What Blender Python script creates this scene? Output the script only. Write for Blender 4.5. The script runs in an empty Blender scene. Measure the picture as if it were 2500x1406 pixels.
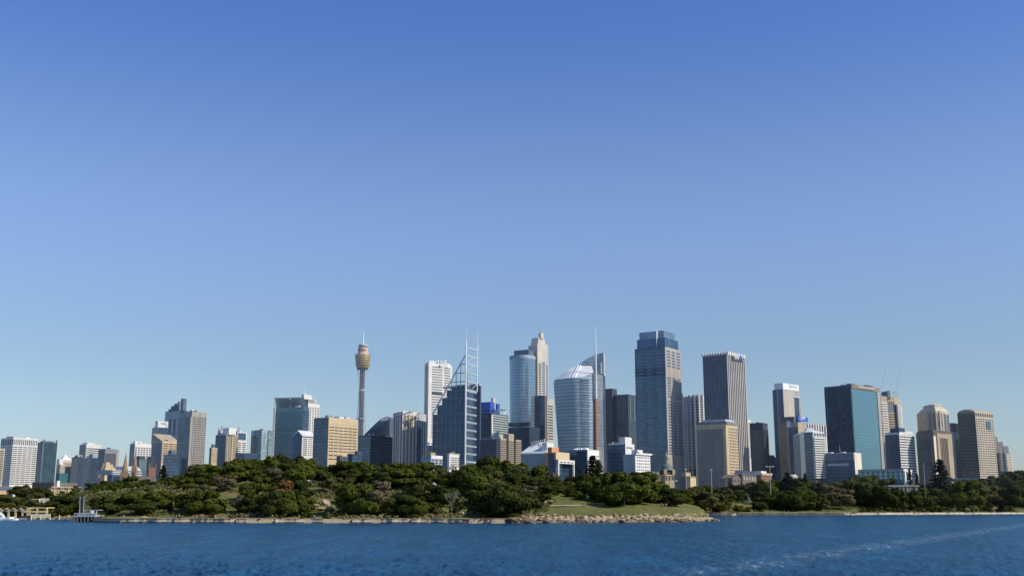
import bpy, math, random
import numpy as np
from mathutils import Vector, Matrix
random.seed(7); RNG = np.random.default_rng(7)
S = bpy.context.scene; COL = S.collection
PI = math.pi
F_PX, CAM_H, PITCH = 2629.0, 8.0, math.atan(528.0/2629.0)
CT, ST = math.cos(PITCH), math.sin(PITCH)
def at(u, v, Y):                      # a sight line followed out to distance Y
    x = (u-1250)/F_PX; y = (703-v)/F_PX
    t = Y/(CT - y*ST)
    return Vector((x*t, Y, CAM_H + (ST + y*CT)*t))
def proj(p):
    d = p[1]*CT + (p[2]-CAM_H)*ST
    return 1250 + F_PX*p[0]/d, 703 - F_PX*((p[2]-CAM_H)*CT - p[1]*ST)/d
def lerp(a, b, t): return a + (b-a)*t
def sm(t):
    t = max(0.0, min(1.0, t)); return t*t*(3-2*t)
def tab(u, pts):
    if u <= pts[0][0]: return pts[0][1]
    for (a, b), (c, d) in zip(pts, pts[1:]):
        if u <= c: return lerp(b, d, (u-a)/(c-a))
    return pts[-1][1]
# ------------------------------------------------------------------ materials
def nm(name):
    m = bpy.data.materials.new(name); m.use_nodes = True
    nt = m.node_tree; b = nt.nodes['Principled BSDF']
    return m, nt, b
def N(nt, t, **k):
    n = nt.nodes.new(t)
    for a, v in k.items(): setattr(n, a, v)
    return n
def mixc(nt, fac, a, b, mode='MIX'):
    n = N(nt, 'ShaderNodeMix', data_type='RGBA', blend_type=mode)
    for s, v in ((n.inputs[0], fac), (n.inputs[6], a), (n.inputs[7], b)):
        if hasattr(v, 'is_linked') : nt.links.new(v, s)
        elif isinstance(v, (int, float)): s.default_value = v
        else: s.default_value = (*v, 1)
    return n.outputs[2]
def math_(nt, op, a, b=0.0, c=0.0):
    n = N(nt, 'ShaderNodeMath', operation=op)
    for i, v in enumerate((a, b, c)):
        if hasattr(v, 'is_linked'): nt.links.new(v, n.inputs[i])
        else: n.inputs[i].default_value = v
    return n.outputs[0]
def coords(nt, kind='Object', scale=(1, 1, 1)):
    tc = N(nt, 'ShaderNodeTexCoord'); mp = N(nt, 'ShaderNodeMapping')
    mp.inputs['Scale'].default_value = scale
    nt.links.new(tc.outputs[kind], mp.inputs[0]); return mp.outputs[0]
def noise(nt, vec, scale, detail=3, rough=.55):
    n = N(nt, 'ShaderNodeTexNoise'); n.inputs['Scale'].default_value = scale
    n.inputs['Detail'].default_value = detail; n.inputs['Roughness'].default_value = rough
    nt.links.new(vec, n.inputs['Vector']); return n.outputs['Fac']
def remap(nt, v, a, b, c, d):
    n = N(nt, 'ShaderNodeMapRange'); nt.links.new(v, n.inputs[0])
    for i, x in enumerate((a, b, c, d)): n.inputs[i+1].default_value = x
    return n.outputs[0]
MATS = {}
def wall(name, rgb, rough=.8, var=.3, spec=.3):
    m, nt, b = nm(name)
    streak = noise(nt, coords(nt, 'Object', (.35, .35, .03)), 1.0, 4, .6)
    blot = noise(nt, coords(nt, 'Object', (.05, .05, .05)), 1.0, 2)
    f = math_(nt, 'MULTIPLY', remap(nt, streak, .3, .7, 1-var, 1.08), remap(nt, blot, .3, .7, .9, 1.06))
    oi = N(nt, 'ShaderNodeObjectInfo')
    f = math_(nt, 'MULTIPLY', f, remap(nt, oi.outputs['Random'], 0, 1, .93, 1.05))
    c = mixc(nt, 1.0, rgb, (1, 1, 1), 'MULTIPLY')
    vm = N(nt, 'ShaderNodeVectorMath', operation='SCALE'); nt.links.new(c, vm.inputs[0]); nt.links.new(f, vm.inputs['Scale'])
    nt.links.new(vm.outputs[0], b.inputs['Base Color'])
    b.inputs['Roughness'].default_value = rough; b.inputs['Specular IOR Level'].default_value = spec
    MATS[name] = m; return m
def glass(name, rgb, metal=.35, rough=.12, fl=3.8, pw=3.0, line=.25, pvar=.35, bump=.03, linecol=None, spec=.5):
    """curtain wall: floor lines, panes that differ a little, slightly uneven reflections"""
    m, nt, b = nm(name)
    v = coords(nt)
    sp = N(nt, 'ShaderNodeSeparateXYZ'); nt.links.new(v, sp.inputs[0])
    zf = math_(nt, 'DIVIDE', sp.outputs[2], fl); xf = math_(nt, 'DIVIDE', math_(nt, 'ADD', sp.outputs[0], sp.outputs[1]), pw)
    cell = N(nt, 'ShaderNodeCombineXYZ')
    nt.links.new(math_(nt, 'FLOOR', xf), cell.inputs[0]); nt.links.new(math_(nt, 'FLOOR', zf), cell.inputs[1])
    wn = N(nt, 'ShaderNodeTexWhiteNoise'); nt.links.new(cell.outputs[0], wn.inputs['Vector'])
    oi = N(nt, 'ShaderNodeObjectInfo')
    k = math_(nt, 'MULTIPLY', remap(nt, wn.outputs['Value'], 0, 1, 1-pvar, 1+pvar), remap(nt, oi.outputs['Random'], 0, 1, .8, 1.2))
    vm = N(nt, 'ShaderNodeVectorMath', operation='SCALE'); vm.inputs[0].default_value = rgb; nt.links.new(k, vm.inputs['Scale'])
    col = vm.outputs[0]
    if line > 0:
        isl = math_(nt, 'LESS_THAN', math_(nt, 'FRACT', zf), line)
        lc = linecol or tuple(x*.55 for x in rgb)
        col = mixc(nt, math_(nt, 'MULTIPLY', isl, .8), col, lc)
    nt.links.new(col, b.inputs['Base Color'])
    b.inputs['Metallic'].default_value = metal; b.inputs['Roughness'].default_value = rough; b.inputs['Specular IOR Level'].default_value = spec
    bp = N(nt, 'ShaderNodeBump'); bp.inputs['Strength'].default_value = .4; bp.inputs['Distance'].default_value = bump*8
    nt.links.new(noise(nt, v, .12, 2), bp.inputs['Height']); nt.links.new(bp.outputs[0], b.inputs['Normal'])
    MATS[name] = m; return m
wall('white', (.74, .72, .68), var=.12); wall('cream', (.60, .52, .39)); wall('tan', (.46, .37, .25)); wall('beige', (.60, .47, .29), var=.15)
wall('warm_white', (.72, .62, .48), var=.15); wall('concrete', (.42, .38, .33)); wall('light_grey', (.5, .5, .5), var=.2); wall('grey', (.27, .28, .30)); wall('pale_blue_grey', (.34, .40, .46), var=.2)
wall('dark_grey', (.115, .13, .155)); wall('charcoal', (.055, .068, .09)); wall('brown', (.185, .15, .125)); wall('brown_tan', (.30, .22, .15))  # dark_grey and charcoal are raised and blued: haze put into the colour
wall('brick', (.32, .15, .09)); wall('orange', (.62, .29, .15), var=.1); wall('sandstone', (.46, .33, .19)); wall('spire_stone', (.36, .23, .14))
wall('navy', (.05, .085, .145)); wall('slate_blue', (.10, .155, .22)); wall('steel', (.45, .48, .52), .5, .1, .5); wall('white_metal', (.8, .8, .8), .4, .05)  # navy has the blue haze of shaded faces painted in
wall('sign_white', (.85, .85, .85), .5, .04); wall('sign_blue', (.03, .12, .5), .5, .05); wall('blue_box', (.02, .10, .48), .5, .08); wall('red_paint', (.5, .05, .03), .5, .1)
wall('teal_net', (.03, .16, .15), .8, .1); wall('roof_white', (.68, .68, .68), .6, .15); wall('roof_grey', (.2, .2, .2)); wall('copper_green', (.25, .38, .34)); wall('yellow_frame', (.72, .55, .25), .6, .1)
wall('gold', (.50, .33, .09), .4, .2, .5); wall('rust', (.35, .13, .07)); wall('red_roof', (.3, .1, .07)); wall('timber', (.16, .12, .08)); wall('pinkish', (.62, .5, .45), var=.1); wall('shaft', (.085, .07, .065)); wall('dome_slate', (.17, .19, .175))
wall('pale_green', (.42, .48, .44), var=.15)
glass('window', (.035, .045, .06), .1, .12, line=0, pw=2, fl=2, pvar=.5); glass('window_warm', (.10, .09, .08), .1, .2, line=0, pvar=.5)
glass('window_blue', (.06, .10, .17), .2, .12, line=0, pvar=.4)
glass('dark_glass', (.042, .08, .135), .3, .12); glass('black_glass', (.028, .042, .062), .15, .12, pvar=.4)  # both lightened and blued to imitate haze over shaded glass
glass('blue_glass', (.20, .29, .38), .5, .14, line=.3, pvar=.12); glass('mid_blue', (.07, .14, .24), .4, .12, pvar=.25)
glass('teal_glass', (.075, .18, .215), .3, .2, line=.35, pvar=.2); glass('teal_plain', (.085, .20, .255), .25, .28, line=.12, pvar=.05, bump=.01)
glass('sail_glass', (.27, .35, .40), .1, .4, line=.3, pvar=.1); glass('pale_glass', (.3, .38, .42), .4, .15, pvar=.3, line=.2); glass('green_glass', (.06, .14, .15), .3, .12, pvar=.4, line=.3)
glass('shade_glass', (.065, .115, .175), .35, .12, line=.35, pvar=.3); glass('roof_glass', (.03, .07, .16), .5, .08, line=.1)  # shade_glass: hazy tone of shaded faces painted into the glass colour
# ------------------------------------------------------------------ meshes
class MB:
    def __init__(s): s.v = []; s.f = []
    def add(s, vs, fs):
        o = len(s.v); s.v += [tuple(x) for x in vs]; s.f += [tuple(i+o for i in f) for f in fs]; return s
    def box(s, x0, x1, y0, y1, z0, z1):
        return s.add([(x0,y0,z0),(x1,y0,z0),(x1,y1,z0),(x0,y1,z0),(x0,y0,z1),(x1,y0,z1),(x1,y1,z1),(x0,y1,z1)],
                     [(0,3,2,1),(4,5,6,7),(0,1,5,4),(1,2,6,5),(2,3,7,6),(3,0,4,7)])
    def prism(s, poly, z0, z1):       # poly counterclockwise from above
        n = len(poly)
        return s.add([(x,y,z0) for x,y in poly]+[(x,y,z1) for x,y in poly],
                     [tuple(range(n-1,-1,-1)), tuple(range(n,2*n))]+[(i,(i+1)%n,(i+1)%n+n,i+n) for i in range(n)])
    def taper(s, poly0, z0, poly1, z1):
        n = len(poly0)
        return s.add([(x,y,z0) for x,y in poly0]+[(x,y,z1) for x,y in poly1],
                     [tuple(range(n-1,-1,-1)), tuple(range(n,2*n))]+[(i,(i+1)%n,(i+1)%n+n,i+n) for i in range(n)])
    def profile(s, pts, y0, y1):      # pts in (x, z), pushed from y0 to y1
        n = len(pts); a = sum(pts[i][0]*pts[(i+1)%n][1]-pts[(i+1)%n][0]*pts[i][1] for i in range(n))
        if a < 0: pts = pts[::-1]
        return s.add([(x,y0,z) for x,z in pts]+[(x,y1,z) for x,z in pts],
                     [tuple(range(n)), tuple(range(2*n-1,n-1,-1))]+[(i,i+n,(i+1)%n+n,(i+1)%n) for i in range(n)])
    def tube(s, p, q, r, r2=None, n=6):
        p = Vector(p); q = Vector(q); r2 = r if r2 is None else r2
        d = (q-p).normalized(); a = d.orthogonal().normalized(); b = d.cross(a)
        vs = [p + (a*math.cos(2*PI*i/n)+b*math.sin(2*PI*i/n))*r for i in range(n)]+[q + (a*math.cos(2*PI*i/n)+b*math.sin(2*PI*i/n))*r2 for i in range(n)]
        return s.add(vs, [(i,(i+1)%n,(i+1)%n+n,i+n) for i in range(n)]+[tuple(range(n-1,-1,-1)), tuple(range(n,2*n))])
    def lathe(s, prof, n=32, cx=0, cy=0):
        m = len(prof); vs = [(cx+r*math.cos(2*PI*i/n), cy+r*math.sin(2*PI*i/n), z) for r, z in prof for i in range(n)]
        fs = [(j*n+i, j*n+(i+1)%n, (j+1)*n+(i+1)%n, (j+1)*n+i) for j in range(m-1) for i in range(n)]
        fs += [tuple(range(n-1,-1,-1)), tuple((m-1)*n+i for i in range(n))]
        return s.add(vs, fs)
    def mesh(s, name, mat=None, smooth=False):
        me = bpy.data.meshes.new(name); me.from_pydata(s.v, [], s.f); me.update()
        if mat is not None: me.materials.append(MATS[mat] if isinstance(mat, str) else mat)
        if smooth: me.polygons.foreach_set('use_smooth', [True]*len(me.polygons))
        return me
def link(name, data, parent=None, loc=(0,0,0), rz=0.0):
    o = bpy.data.objects.new(name, data); COL.objects.link(o)
    if parent is not None: o.parent = parent
    o.location = loc; o.rotation_euler = (0, 0, rz); return o
def obj(name, mb, mat, parent=None, loc=(0,0,0), rz=0.0, smooth=False):
    return link(name, mb.mesh(name, mat, smooth), parent, loc, rz)
def tag(o, label=None, cat=None, group=None, kind=None):
    for k, v in (('label', label), ('category', cat), ('group', group), ('kind', kind)):
        if v: o[k] = v
    return o
def thing(name, label, cat, loc=(0,0,0), rz=0.0, group=None):
    return tag(link(name, None, None, loc, rz), label, cat, group)
def text_mesh(body, height, mat, depth=.1):
    cu = bpy.data.curves.new('lettering', 'FONT'); cu.body = body; cu.size = height*1.37; cu.extrude = depth; cu.align_x = 'CENTER'
    o = bpy.data.objects.new('lettering', cu); COL.objects.link(o)
    me = bpy.data.meshes.new_from_object(o.evaluated_get(bpy.context.evaluated_depsgraph_get()))
    bpy.data.objects.remove(o); bpy.data.curves.remove(cu)
    me.transform(Matrix.Rotation(PI/2, 4, 'X')); me.materials.clear(); me.materials.append(MATS[mat]); return me
# ------------------------------------------------------------------ terrain heights
def shoreY(v): return at(1250, v, 1.0) and CAM_H/(-(at(1250, v, 1.0).z-CAM_H))
SHORE = [(-300,shoreY(1268)),(100,shoreY(1267.5)),(185,shoreY(1269)),(205,shoreY(1273)),(300,shoreY(1275)),(600,shoreY(1276)),(1000,shoreY(1276)),(1250,shoreY(1277)),(1500,shoreY(1276)),(1650,shoreY(1274.5)),(1757,shoreY(1272))]
COVE = [(1600,shoreY(1258)),(1760,shoreY(1258)),(2100,shoreY(1257)),(2500,shoreY(1255.5)),(2800,shoreY(1255))]
RIDGE = [(-300,10),(0,10),(190,13),(400,17),(650,19),(1000,18),(1200,14),(1350,11),(1500,8),(1650,5),(1757,1.2)]
RISE = [(-300,150),(190,130),(1000,140),(1300,130),(1500,115),(1757,60)]
def Ysh(u): return tab(u, SHORE)
def Ycv(u): return tab(u, COVE)
def u_of(x, Y): return 1250 + F_PX*x/(Y*CT)
def ground(x, Y):
    u = u_of(x, Y); h = -4.0
    if u < 1757:
        t = Y - Ysh(u)
        ok = True
        if u > 1670: ok = Y < tab(u, [(1670,700),(1690,640),(1720,590),(1757,525)])
        if t > 0 and ok:
            low = 1.7 if u < 1245 else lerp(1.7, .5, sm((u-1245)/20))
            h = low + tab(u, RIDGE)*sm((t-9)/tab(u, RISE))
            if u > 1245: h += 3.5*sm(t/15)*sm((u-1245)/40)*sm((1757-u)/60)
    if u > 1600:
        t = Y - Ycv(u)
        if t > 0: h = max(h, 1.7 + 13*sm((t-8)/150))
    if Y > 900 and h > 0: h += 6*sm((Y-900)/300)
    return h
def gpos(u, Y):                       # point on the ground seen at column u, distance Y
    x = (u-1250)*Y*CT/F_PX; x = (u-1250)*(Y*CT+(ground(x, Y)-CAM_H)*ST)/F_PX
    return Vector((x, Y, ground(x, Y)))
# ------------------------------------------------------------------ buildings
class Face:
    def __init__(s, p, q): s.p = Vector(p); s.d = (Vector(q)-s.p); s.w = s.d.length; s.e = s.d/s.w; s.rz = math.atan2(s.e.y, s.e.x)
    def pt(s, u, v):                  # where a sight line meets this face's plane: (along, z)
        a = at(u, v, 1.0); n = Vector((-s.e.y, s.e.x)); dx, dy = a.x, 1.0
        t = (s.p.x*n.x + s.p.y*n.y)/(dx*n.x + dy*n.y)
        return ((dx*t-s.p.x)*s.e.x + (dy*t-s.p.y)*s.e.y, CAM_H + (a.z-CAM_H)*t)
class Tower:
    """a building: front outline (left to right) of (u, Y) plan points read at height v"""
    def __init__(s, name, label, cat, pts, vt, mat, D=30, vref=None, walls=True, group=None, smooth=False, base=None, wname='wall'):
        vref = vt if vref is None else vref
        s.pts = [Vector((at(u, vref, Y).x, Y)) for u, Y in pts] if not isinstance(pts[0], Vector) else pts
        k = min(range(len(s.pts)), key=lambda i: s.pts[i].y); s.c = s.pts[k]
        s.z1 = at(1250, vt, s.c.y).z
        s.base = (max(ground(s.c.x, s.c.y), 3) - 2.5) if base is None else base
        s.root = thing(name, label, cat, (s.c.x, s.c.y, s.base), 0, group)
        s.F = [Face(a, b) for a, b in zip(s.pts, s.pts[1:])]
        s.n = {}; s.over = {}; s.pan = []; s.D = D; s.mat = mat
        q = s.pts; back = Vector((0, D)) if len(q) != 3 else None
        if len(q) == 3:
            bk = q[0]+q[2]-q[1]; s.poly = q+[bk]
        else: s.poly = q+[q[-1]+back, q[0]+back]
        if walls: s.prism(wname, s.poly, None, s.z1, mat, smooth)
    def z(s, v): return at(1250, v, s.c.y).z
    def prism(s, name, poly, z0, z1, mat, smooth=False, parent=None):
        z0 = s.base if z0 is None else z0
        return obj(name, MB().prism([(p[0]-s.c.x, p[1]-s.c.y) for p in poly], z0-s.base, z1-s.base), mat, parent or s.root, smooth=smooth)
    def P(s, a, b):                   # plan point: a towards the left end, b towards the right end
        q = s.pts; return q[1] + (q[0]-q[1])*a + (q[2]-q[1])*b
    def top(s, name, a0, a1, b0, b1, v1, v0=None, mat=None):
        """a block on the roof, in plan fractions"""
        z0 = s.z1-.2 if v0 is None else s.z(v0)
        return s.prism(name, [s.P(a1, b0), s.P(a0, b0), s.P(a0, b1), s.P(a1, b1)], z0, s.z(v1), mat or s.mat)
    def add(s, name, mb, mat, f=None, smooth=False):
        if f is None: return obj(name, mb, mat, s.root, smooth=smooth)
        f = s.F[f] if isinstance(f, int) else f
        return obj(name, mb, mat, s.root, (f.p.x-s.c.x, f.p.y-s.c.y, -s.base), f.rz, smooth)
    def prof(s, name, f, uv, y0, y1, mat):
        f_ = s.F[f] if isinstance(f, int) else f
        return s.add(name, MB().profile([f_.pt(u, v) for u, v in uv], y0, y1), mat, f_)
    def panel(s, name, f, mat, sx=(0, 1), v=(None, None), d=.3):
        f_ = s.F[f]; z1 = s.z1 if v[0] is None else s.z(v[0])
        z0 = s.base if v[1] is None else s.z(v[1])
        s.pan.append((f, sx[0], sx[1], z0, z1, d))
        return s.add(name, MB().box(f_.w*sx[0], f_.w*sx[1], -d, .05, z0, z1), mat, f_)
    def grid(s, f, cols, rows, mat='window', sx=(0, 1), v=(None, None), fx=.6, fz=.5, d=.12, name='window', y=None, cap=100):
        f_ = s.F[f] if isinstance(f, int) else f
        z1 = s.z1 if v[0] is None else s.z(v[0]); z0 = s.base if v[1] is None else s.z(v[1])
        if y is None:                 # stand proud of whatever panel lies under it
            zm = (z0+z1)/2; y = max([pd for pf, pa, pb, pz0, pz1, pd in s.pan if pf == f and pa < sx[1]-.01 and pb > sx[0]+.01 and pz0 < zm < pz1 and (pb-pa) > .3] or [0])
        x0 = f_.w*sx[0]; cw = f_.w*(sx[1]-sx[0])/cols; ch = (z1-z0)/rows
        me = None
        for r in range(rows):
            for c in range(cols):
                x = x0 + (c+.5-fx/2)*cw; zz = z1 - (r+.5+fz/2)*ch
                k = s.n.get(name, 0)
                if k < cap:
                    s.n[name] = k+1
                    if me is None: me = MB().box(0, cw*fx, -d, .05, 0, ch*fz).mesh(name, mat)
                    loc = f_.p + f_.e*x + Vector((f_.e.y, -f_.e.x))*y
                    link(name, me, s.root, (loc.x-s.c.x, loc.y-s.c.y, zz-s.base), f_.rz)
                else:
                    mb, ms = s.over.setdefault(name, (MB(), []))
                    b = MB().box(x, x+cw*fx, -y-d, -y+.05, zz, zz+ch*fz)
                    vs = [(f_.p.x+px*f_.e.x-py*f_.e.y-s.c.x, f_.p.y+px*f_.e.y+py*f_.e.x-s.c.y, pz-s.base) for px, py, pz in b.v]
                    mb.add(vs, b.f); ms += [mat]*6
        return s
    def text(s, f, body, u, v, h, mat, d=.4, name='lettering', parent=None):
        f_ = s.F[f] if isinstance(f, int) else f; x, z = f_.pt(u, v)
        loc = f_.p + f_.e*x + Vector((f_.e.y, -f_.e.x))*d
        return link(name, text_mesh(body, h, mat), parent or s.root, (loc.x-s.c.x, loc.y-s.c.y, z-s.base-h/2), f_.rz)
    def done(s):
        rr = random.Random(int(abs(s.c.x)*7+s.c.y)); w = min(f.w for f in s.F)
        if len(s.F) == 2 and s.z1-s.base > 45 and w > 7:      # small plant and aerials on the flat roof
            for _ in range(3):
                a, b = rr.uniform(.05, .7), rr.uniform(.05, .7); h = rr.uniform(1.2, 3.0)
                s.prism('roof_unit', [s.P(a+.16, b), s.P(a, b), s.P(a, b+.16), s.P(a+.16, b+.16)], s.z1-.3, s.z1+h, rr.choice(['light_grey', 'grey', 'white', 'dark_grey']))
            for _ in range(rr.choice((0, 1, 1, 2))):
                p = s.P(rr.uniform(.1, .8), rr.uniform(.1, .8))-s.c; h = rr.uniform(5, 10); obj('aerial', MB().tube((p.x, p.y, s.z1-s.base-.2), (p.x, p.y, s.z1-s.base+h), .2, .1, 4), 'light_grey', s.root)
        for name, (mb, ms) in s.over.items():
            me = mb.mesh(name); names = sorted(set(ms))
            for n in names: me.materials.append(MATS[n])
            me.polygons.foreach_set('material_index', [names.index(m) for m in ms])
            tag(link(name, me, s.root), kind='stuff')
        s.over = {}
        return s
def box(name, label, cat, ul, uc, ur, vt, Y, mat, psi=35, **k):
    """two-faced block: left end, near corner and right end as columns read at the top"""
    ps = math.radians(psi) + max(0, math.atan((uc-1250)/F_PX))*.8; C = at(uc, vt, Y); d = Y*CT + (C.z-CAM_H)*ST
    kl = (ul-1250)/F_PX; a = (C.x - kl*d)/(math.cos(ps) + kl*math.sin(ps)*CT)
    kr = (ur-1250)/F_PX; b = (kr*d - C.x)/(math.sin(ps) - kr*math.cos(ps)*CT)
    c = Vector((C.x, Y))
    if a <= 0 or b <= 0: raise ValueError((label, a, b))
    if b > 110: b = 110
    pts = [c + Vector((-math.cos(ps), math.sin(ps)))*a, c, c + Vector((math.sin(ps), math.cos(ps)))*b]
    return Tower(name, label, cat, pts, vt, mat, **k)
def arc_pts(ul, ur, Y, n, bulge, v):  # plan points of a curved front
    a = at(ul, v, Y); b = at(ur, v, Y); out = []
    for i in range(n+1):
        t = i/n; out.append(Vector((lerp(a.x, b.x, .5-.5*math.cos(PI*t)), Y - bulge*math.sin(PI*t))))
    return out
# ================================================================== the city, left to right
OT, TW = 'office_tower', 'office tower'
def b_left():
    t = box('apartment_block', 'cream balcony apartment block cut off by the left edge of the photo', 'apartments', -44, -8, 12.5, 1094, 1180, 'cream', 48)
    t.grid(1, 1, 16, 'window', v=(1098, 1182), fx=.8, fz=.42); t.grid(0, 2, 14, 'window', v=(1098, 1182)).done()
    t = box('hotel_tower', 'white tower with a crown of tall dark slots at the far left', TW, 3, 33, 93, 1068, 1500, 'white', 35)
    t.grid(1, 13, 1, 'charcoal', v=(1072, 1085), fx=.5, fz=1, name='crown_slot'); t.grid(0, 7, 1, 'charcoal', v=(1072, 1085), fx=.5, fz=1, name='crown_slot')
    t.grid(1, 5, 19, 'window', v=(1088, 1183), fx=.86, fz=.42); t.grid(0, 2, 19, 'window', v=(1088, 1183), fx=.9, fz=.45)
    t.top('plant_room', .2, .8, .1, .5, 1064, mat='light_grey'); t.done()
    t = box(OT, 'dark green glass tower with corner posts on its roof, beside the slotted tower', TW, 93, 106, 140, 1079, 1450, 'navy', 35)
    t.panel('glass_wall', 1, 'green_glass', v=(1081, None)); t.panel('glass_wall', 0, 'dark_glass', v=(1081, None)); t.panel('corner_pier', 1, 'slate_blue', sx=(-.06, .06), d=.9)
    for sx in (.04, .92): t.add('roof_post', MB().box(t.F[1].w*sx, t.F[1].w*sx+1.4, -.2, 1.2, t.z1, t.z(1072)), 'slate_blue', 1)
    t.add('roof_rail', MB().box(t.F[1].w*.04, t.F[1].w*.96, .2, .6, t.z(1073.5), t.z(1072.5)), 'steel', 1)
    t.top('plant_room', .1, .8, .1, .8, 1075.5, mat='slate_blue'); t.grid(1, 9, 1, 'slate_blue', v=(1082, 1180), fx=.18, fz=1, d=.6, name='mullion').done()
    t = box('pyramid_roof_tower', 'pale pink block under a white pyramid roof with a needle', TW, 140, 152, 176, 1122, 1750, 'pinkish', 30)
    P4 = [p-t.c for p in (t.P(1,0), t.P(0,0), t.P(0,1), t.P(1,1))]; m = (P4[0]+P4[2])/2; z = t.z1-t.base
    t.add('roof', MB().add([(p.x, p.y, z) for p in P4]+[(m.x, m.y, t.z(1108)-t.base)], [(0,1,4),(1,2,4),(2,3,4),(3,0,4),(3,2,1,0)]), 'roof_white')
    t.add('needle', MB().tube((m.x, m.y, t.z(1109)-t.base), (m.x, m.y, t.z(1098)-t.base), .8, .2), 'white_metal')
    t.grid(1, 10, 1, 'window_warm', v=(1128, 1140), fx=.45, fz=.9); t.grid(0, 3, 3, 'window_warm', v=(1125, 1150)).done()
    t = box('office_block', 'small white grid block below the pyramid roof, right of the dark green tower', 'office block', 138, 147, 160, 1134, 1600, 'cream', 32)
    t.grid(1, 3, 4, 'window_warm', v=(1136, 1156)); t.grid(0, 1, 5, 'window', v=(1136, 1156), fx=.7)
    t.top('tower_block', .3, 1.0, 0, .7, 1120, mat='white'); t.done()
    t = box('scaffolded_block', 'low block wrapped in teal green construction netting', 'building site', 137, 145, 166, 1155, 1380, 'teal_net', 30)
    t.grid(1, 6, 1, 'teal_glass', v=(1156, 1178), fx=.06, fz=1, d=.4, name='scaffold_pole').done()
    t = box(OT, 'shaded blue grey tower with a stepped left shoulder, right of the teal netting', TW, 176, 193, 207, 1115, 1480, 'navy', 45)
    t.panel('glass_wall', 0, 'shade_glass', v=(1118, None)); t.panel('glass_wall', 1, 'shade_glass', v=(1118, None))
    t.top('lift_room', .25, .6, .1, .9, 1110, mat='cream')
    t.prism('lower_wing', [t.P(1.9,0), t.P(1.0,0), t.P(1,1), t.P(1.9,1)], None, t.z(1137), 'navy'); t.done()
    t = box(OT, 'pale tower with a blank white top band and striped front, right of the pyramid', TW, 195, 211, 247, 1084, 1680, 'white', 35)
    t.panel('glass_wall', 0, 'shade_glass', v=(1086, None)); t.grid(1, 1, 8, 'window', v=(1092, 1130), fx=.94, fz=.5, name='window_band')
    t.top('plant_room', .1, .9, .1, .6, 1080, mat='white'); t.done()
    t = box(OT, 'dark blue glass slab in shade in front of the pale white banded tower', TW, 203, 222, 243, 1117, 1420, 'navy', 40)
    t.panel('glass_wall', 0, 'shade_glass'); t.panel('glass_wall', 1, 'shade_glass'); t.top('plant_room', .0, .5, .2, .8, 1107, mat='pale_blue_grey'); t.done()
    t = box(OT, 'grey tower with fine vertical ribs and a pale blank right edge', TW, 241, 257, 291, 1095, 1520, 'grey', 35)
    t.panel('glass_wall', 0, 'dark_glass', v=(1098, None)); t.panel('edge_wall', 1, 'concrete', sx=(.8, 1.0), d=.5)
    t.grid(1, 14, 1, 'dark_grey', sx=(.02, .8), v=(1106, 1150), fx=.5, fz=1, d=.5, name='rib').done()
    t = box('stone_hall', 'stepped tan stone building in front of the grey ribbed tower', 'building', 248, 257, 282, 1140, 1240, 'beige', 30)
    t.top('tower_block', .0, 1, .05, .45, 1128, mat='beige'); t.top('shoulder_block', 0, 1, .45, .75, 1133, mat='beige'); t.grid(1, 4, 2, 'window_warm', v=(1143, 1162), fx=.3)
    t.grid(0, 1, 3, 'window_warm', v=(1142, 1162)).done()
    t = thing('tower_crane', 'pale lattice crane jib leaning up beside the stepped tan stone building', 'crane', (0,0,0))
    a = at(241, 1166, 1225); b = at(255, 1131, 1225); t.location = (a.x, a.y, ground(a.x, a.y)); o = Vector(t.location)
    mb = MB(); n = 12
    for k in (-.7, .7): mb.tube(a-o+Vector((k,0,0)), b-o+Vector((k,0,0)), .3, n=4)
    for i in range(n): mb.tube((a-o).lerp(b-o, i/n)+Vector((-.7,0,0)), (a-o).lerp(b-o, (i+1)/n)+Vector((.7,0,0)), .22, n=4)
    obj('jib', mb, 'cream', t); obj('mast', MB().tube((0,0,0), a-o, .9, n=4), 'dark_grey', t)
    t = box('low_office', 'low dark glass building at the foot of the left cathedral spire', 'office block', 262, 274, 298, 1158, 1190, 'slate_blue', 25)
    t.panel('glass_wall', 1, 'dark_glass', sx=(.08, .9), v=(1161, None)); t.grid(1, 1, 3, 'white', v=(1146, 1158), fx=.95, fz=.4, d=.4, name='roof_step')
    t.add('roof_block', MB().box(0, t.F[1].w, 1, 20, t.z1, t.z(1147)), 'pale_blue_grey', 1); t.done()
    t = box('white_roofed_hall', 'low hall with a broad white roof between the two cathedral spires', 'hall', 284, 306, 346, 1149, 1290, 'slate_blue', 30)
    t.prof('roof', 1, [(306, 1149), (346, 1149), (334, 1138), (306, 1138)], 0, 25, 'roof_white'); t.grid(1, 1, 2, 'white', v=(1150, 1162), fx=1, fz=.35, d=.5, name='ledge').done()
    # cathedral
    c = at(318, 1165, 1150); g = ground(c.x, c.y)-1
    t = thing('cathedral', 'brown stone cathedral with two tall spires and a square pinnacled tower', 'cathedral', (c.x, c.y, g))
    for u, vt, vb, w in ((302.5, 1104, 1183, 8.2), (327, 1099, 1172, 6.2)):
        p = at(u, vb, 1150); q = at(u+1, vt, 1150); hw = w*1150/F_PX
        zb = at(u, vb-26, 1150).z
        tw = obj('spire_tower', MB().box(-hw, hw, -hw, hw, 0, zb-g), 'spire_stone', t, (p.x-c.x, 0, 0))
        mb = MB(); n = 8; mb.add([(hw*.98*math.cos(2*PI*i/n+PI/8), hw*.98*math.sin(2*PI*i/n+PI/8), 0) for i in range(n)]+[(0,0,q.z-zb)], [(i,(i+1)%n,n) for i in range(n)])
        obj('spire', mb, 'spire_stone', tw, (0, 0, zb-g))
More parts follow.
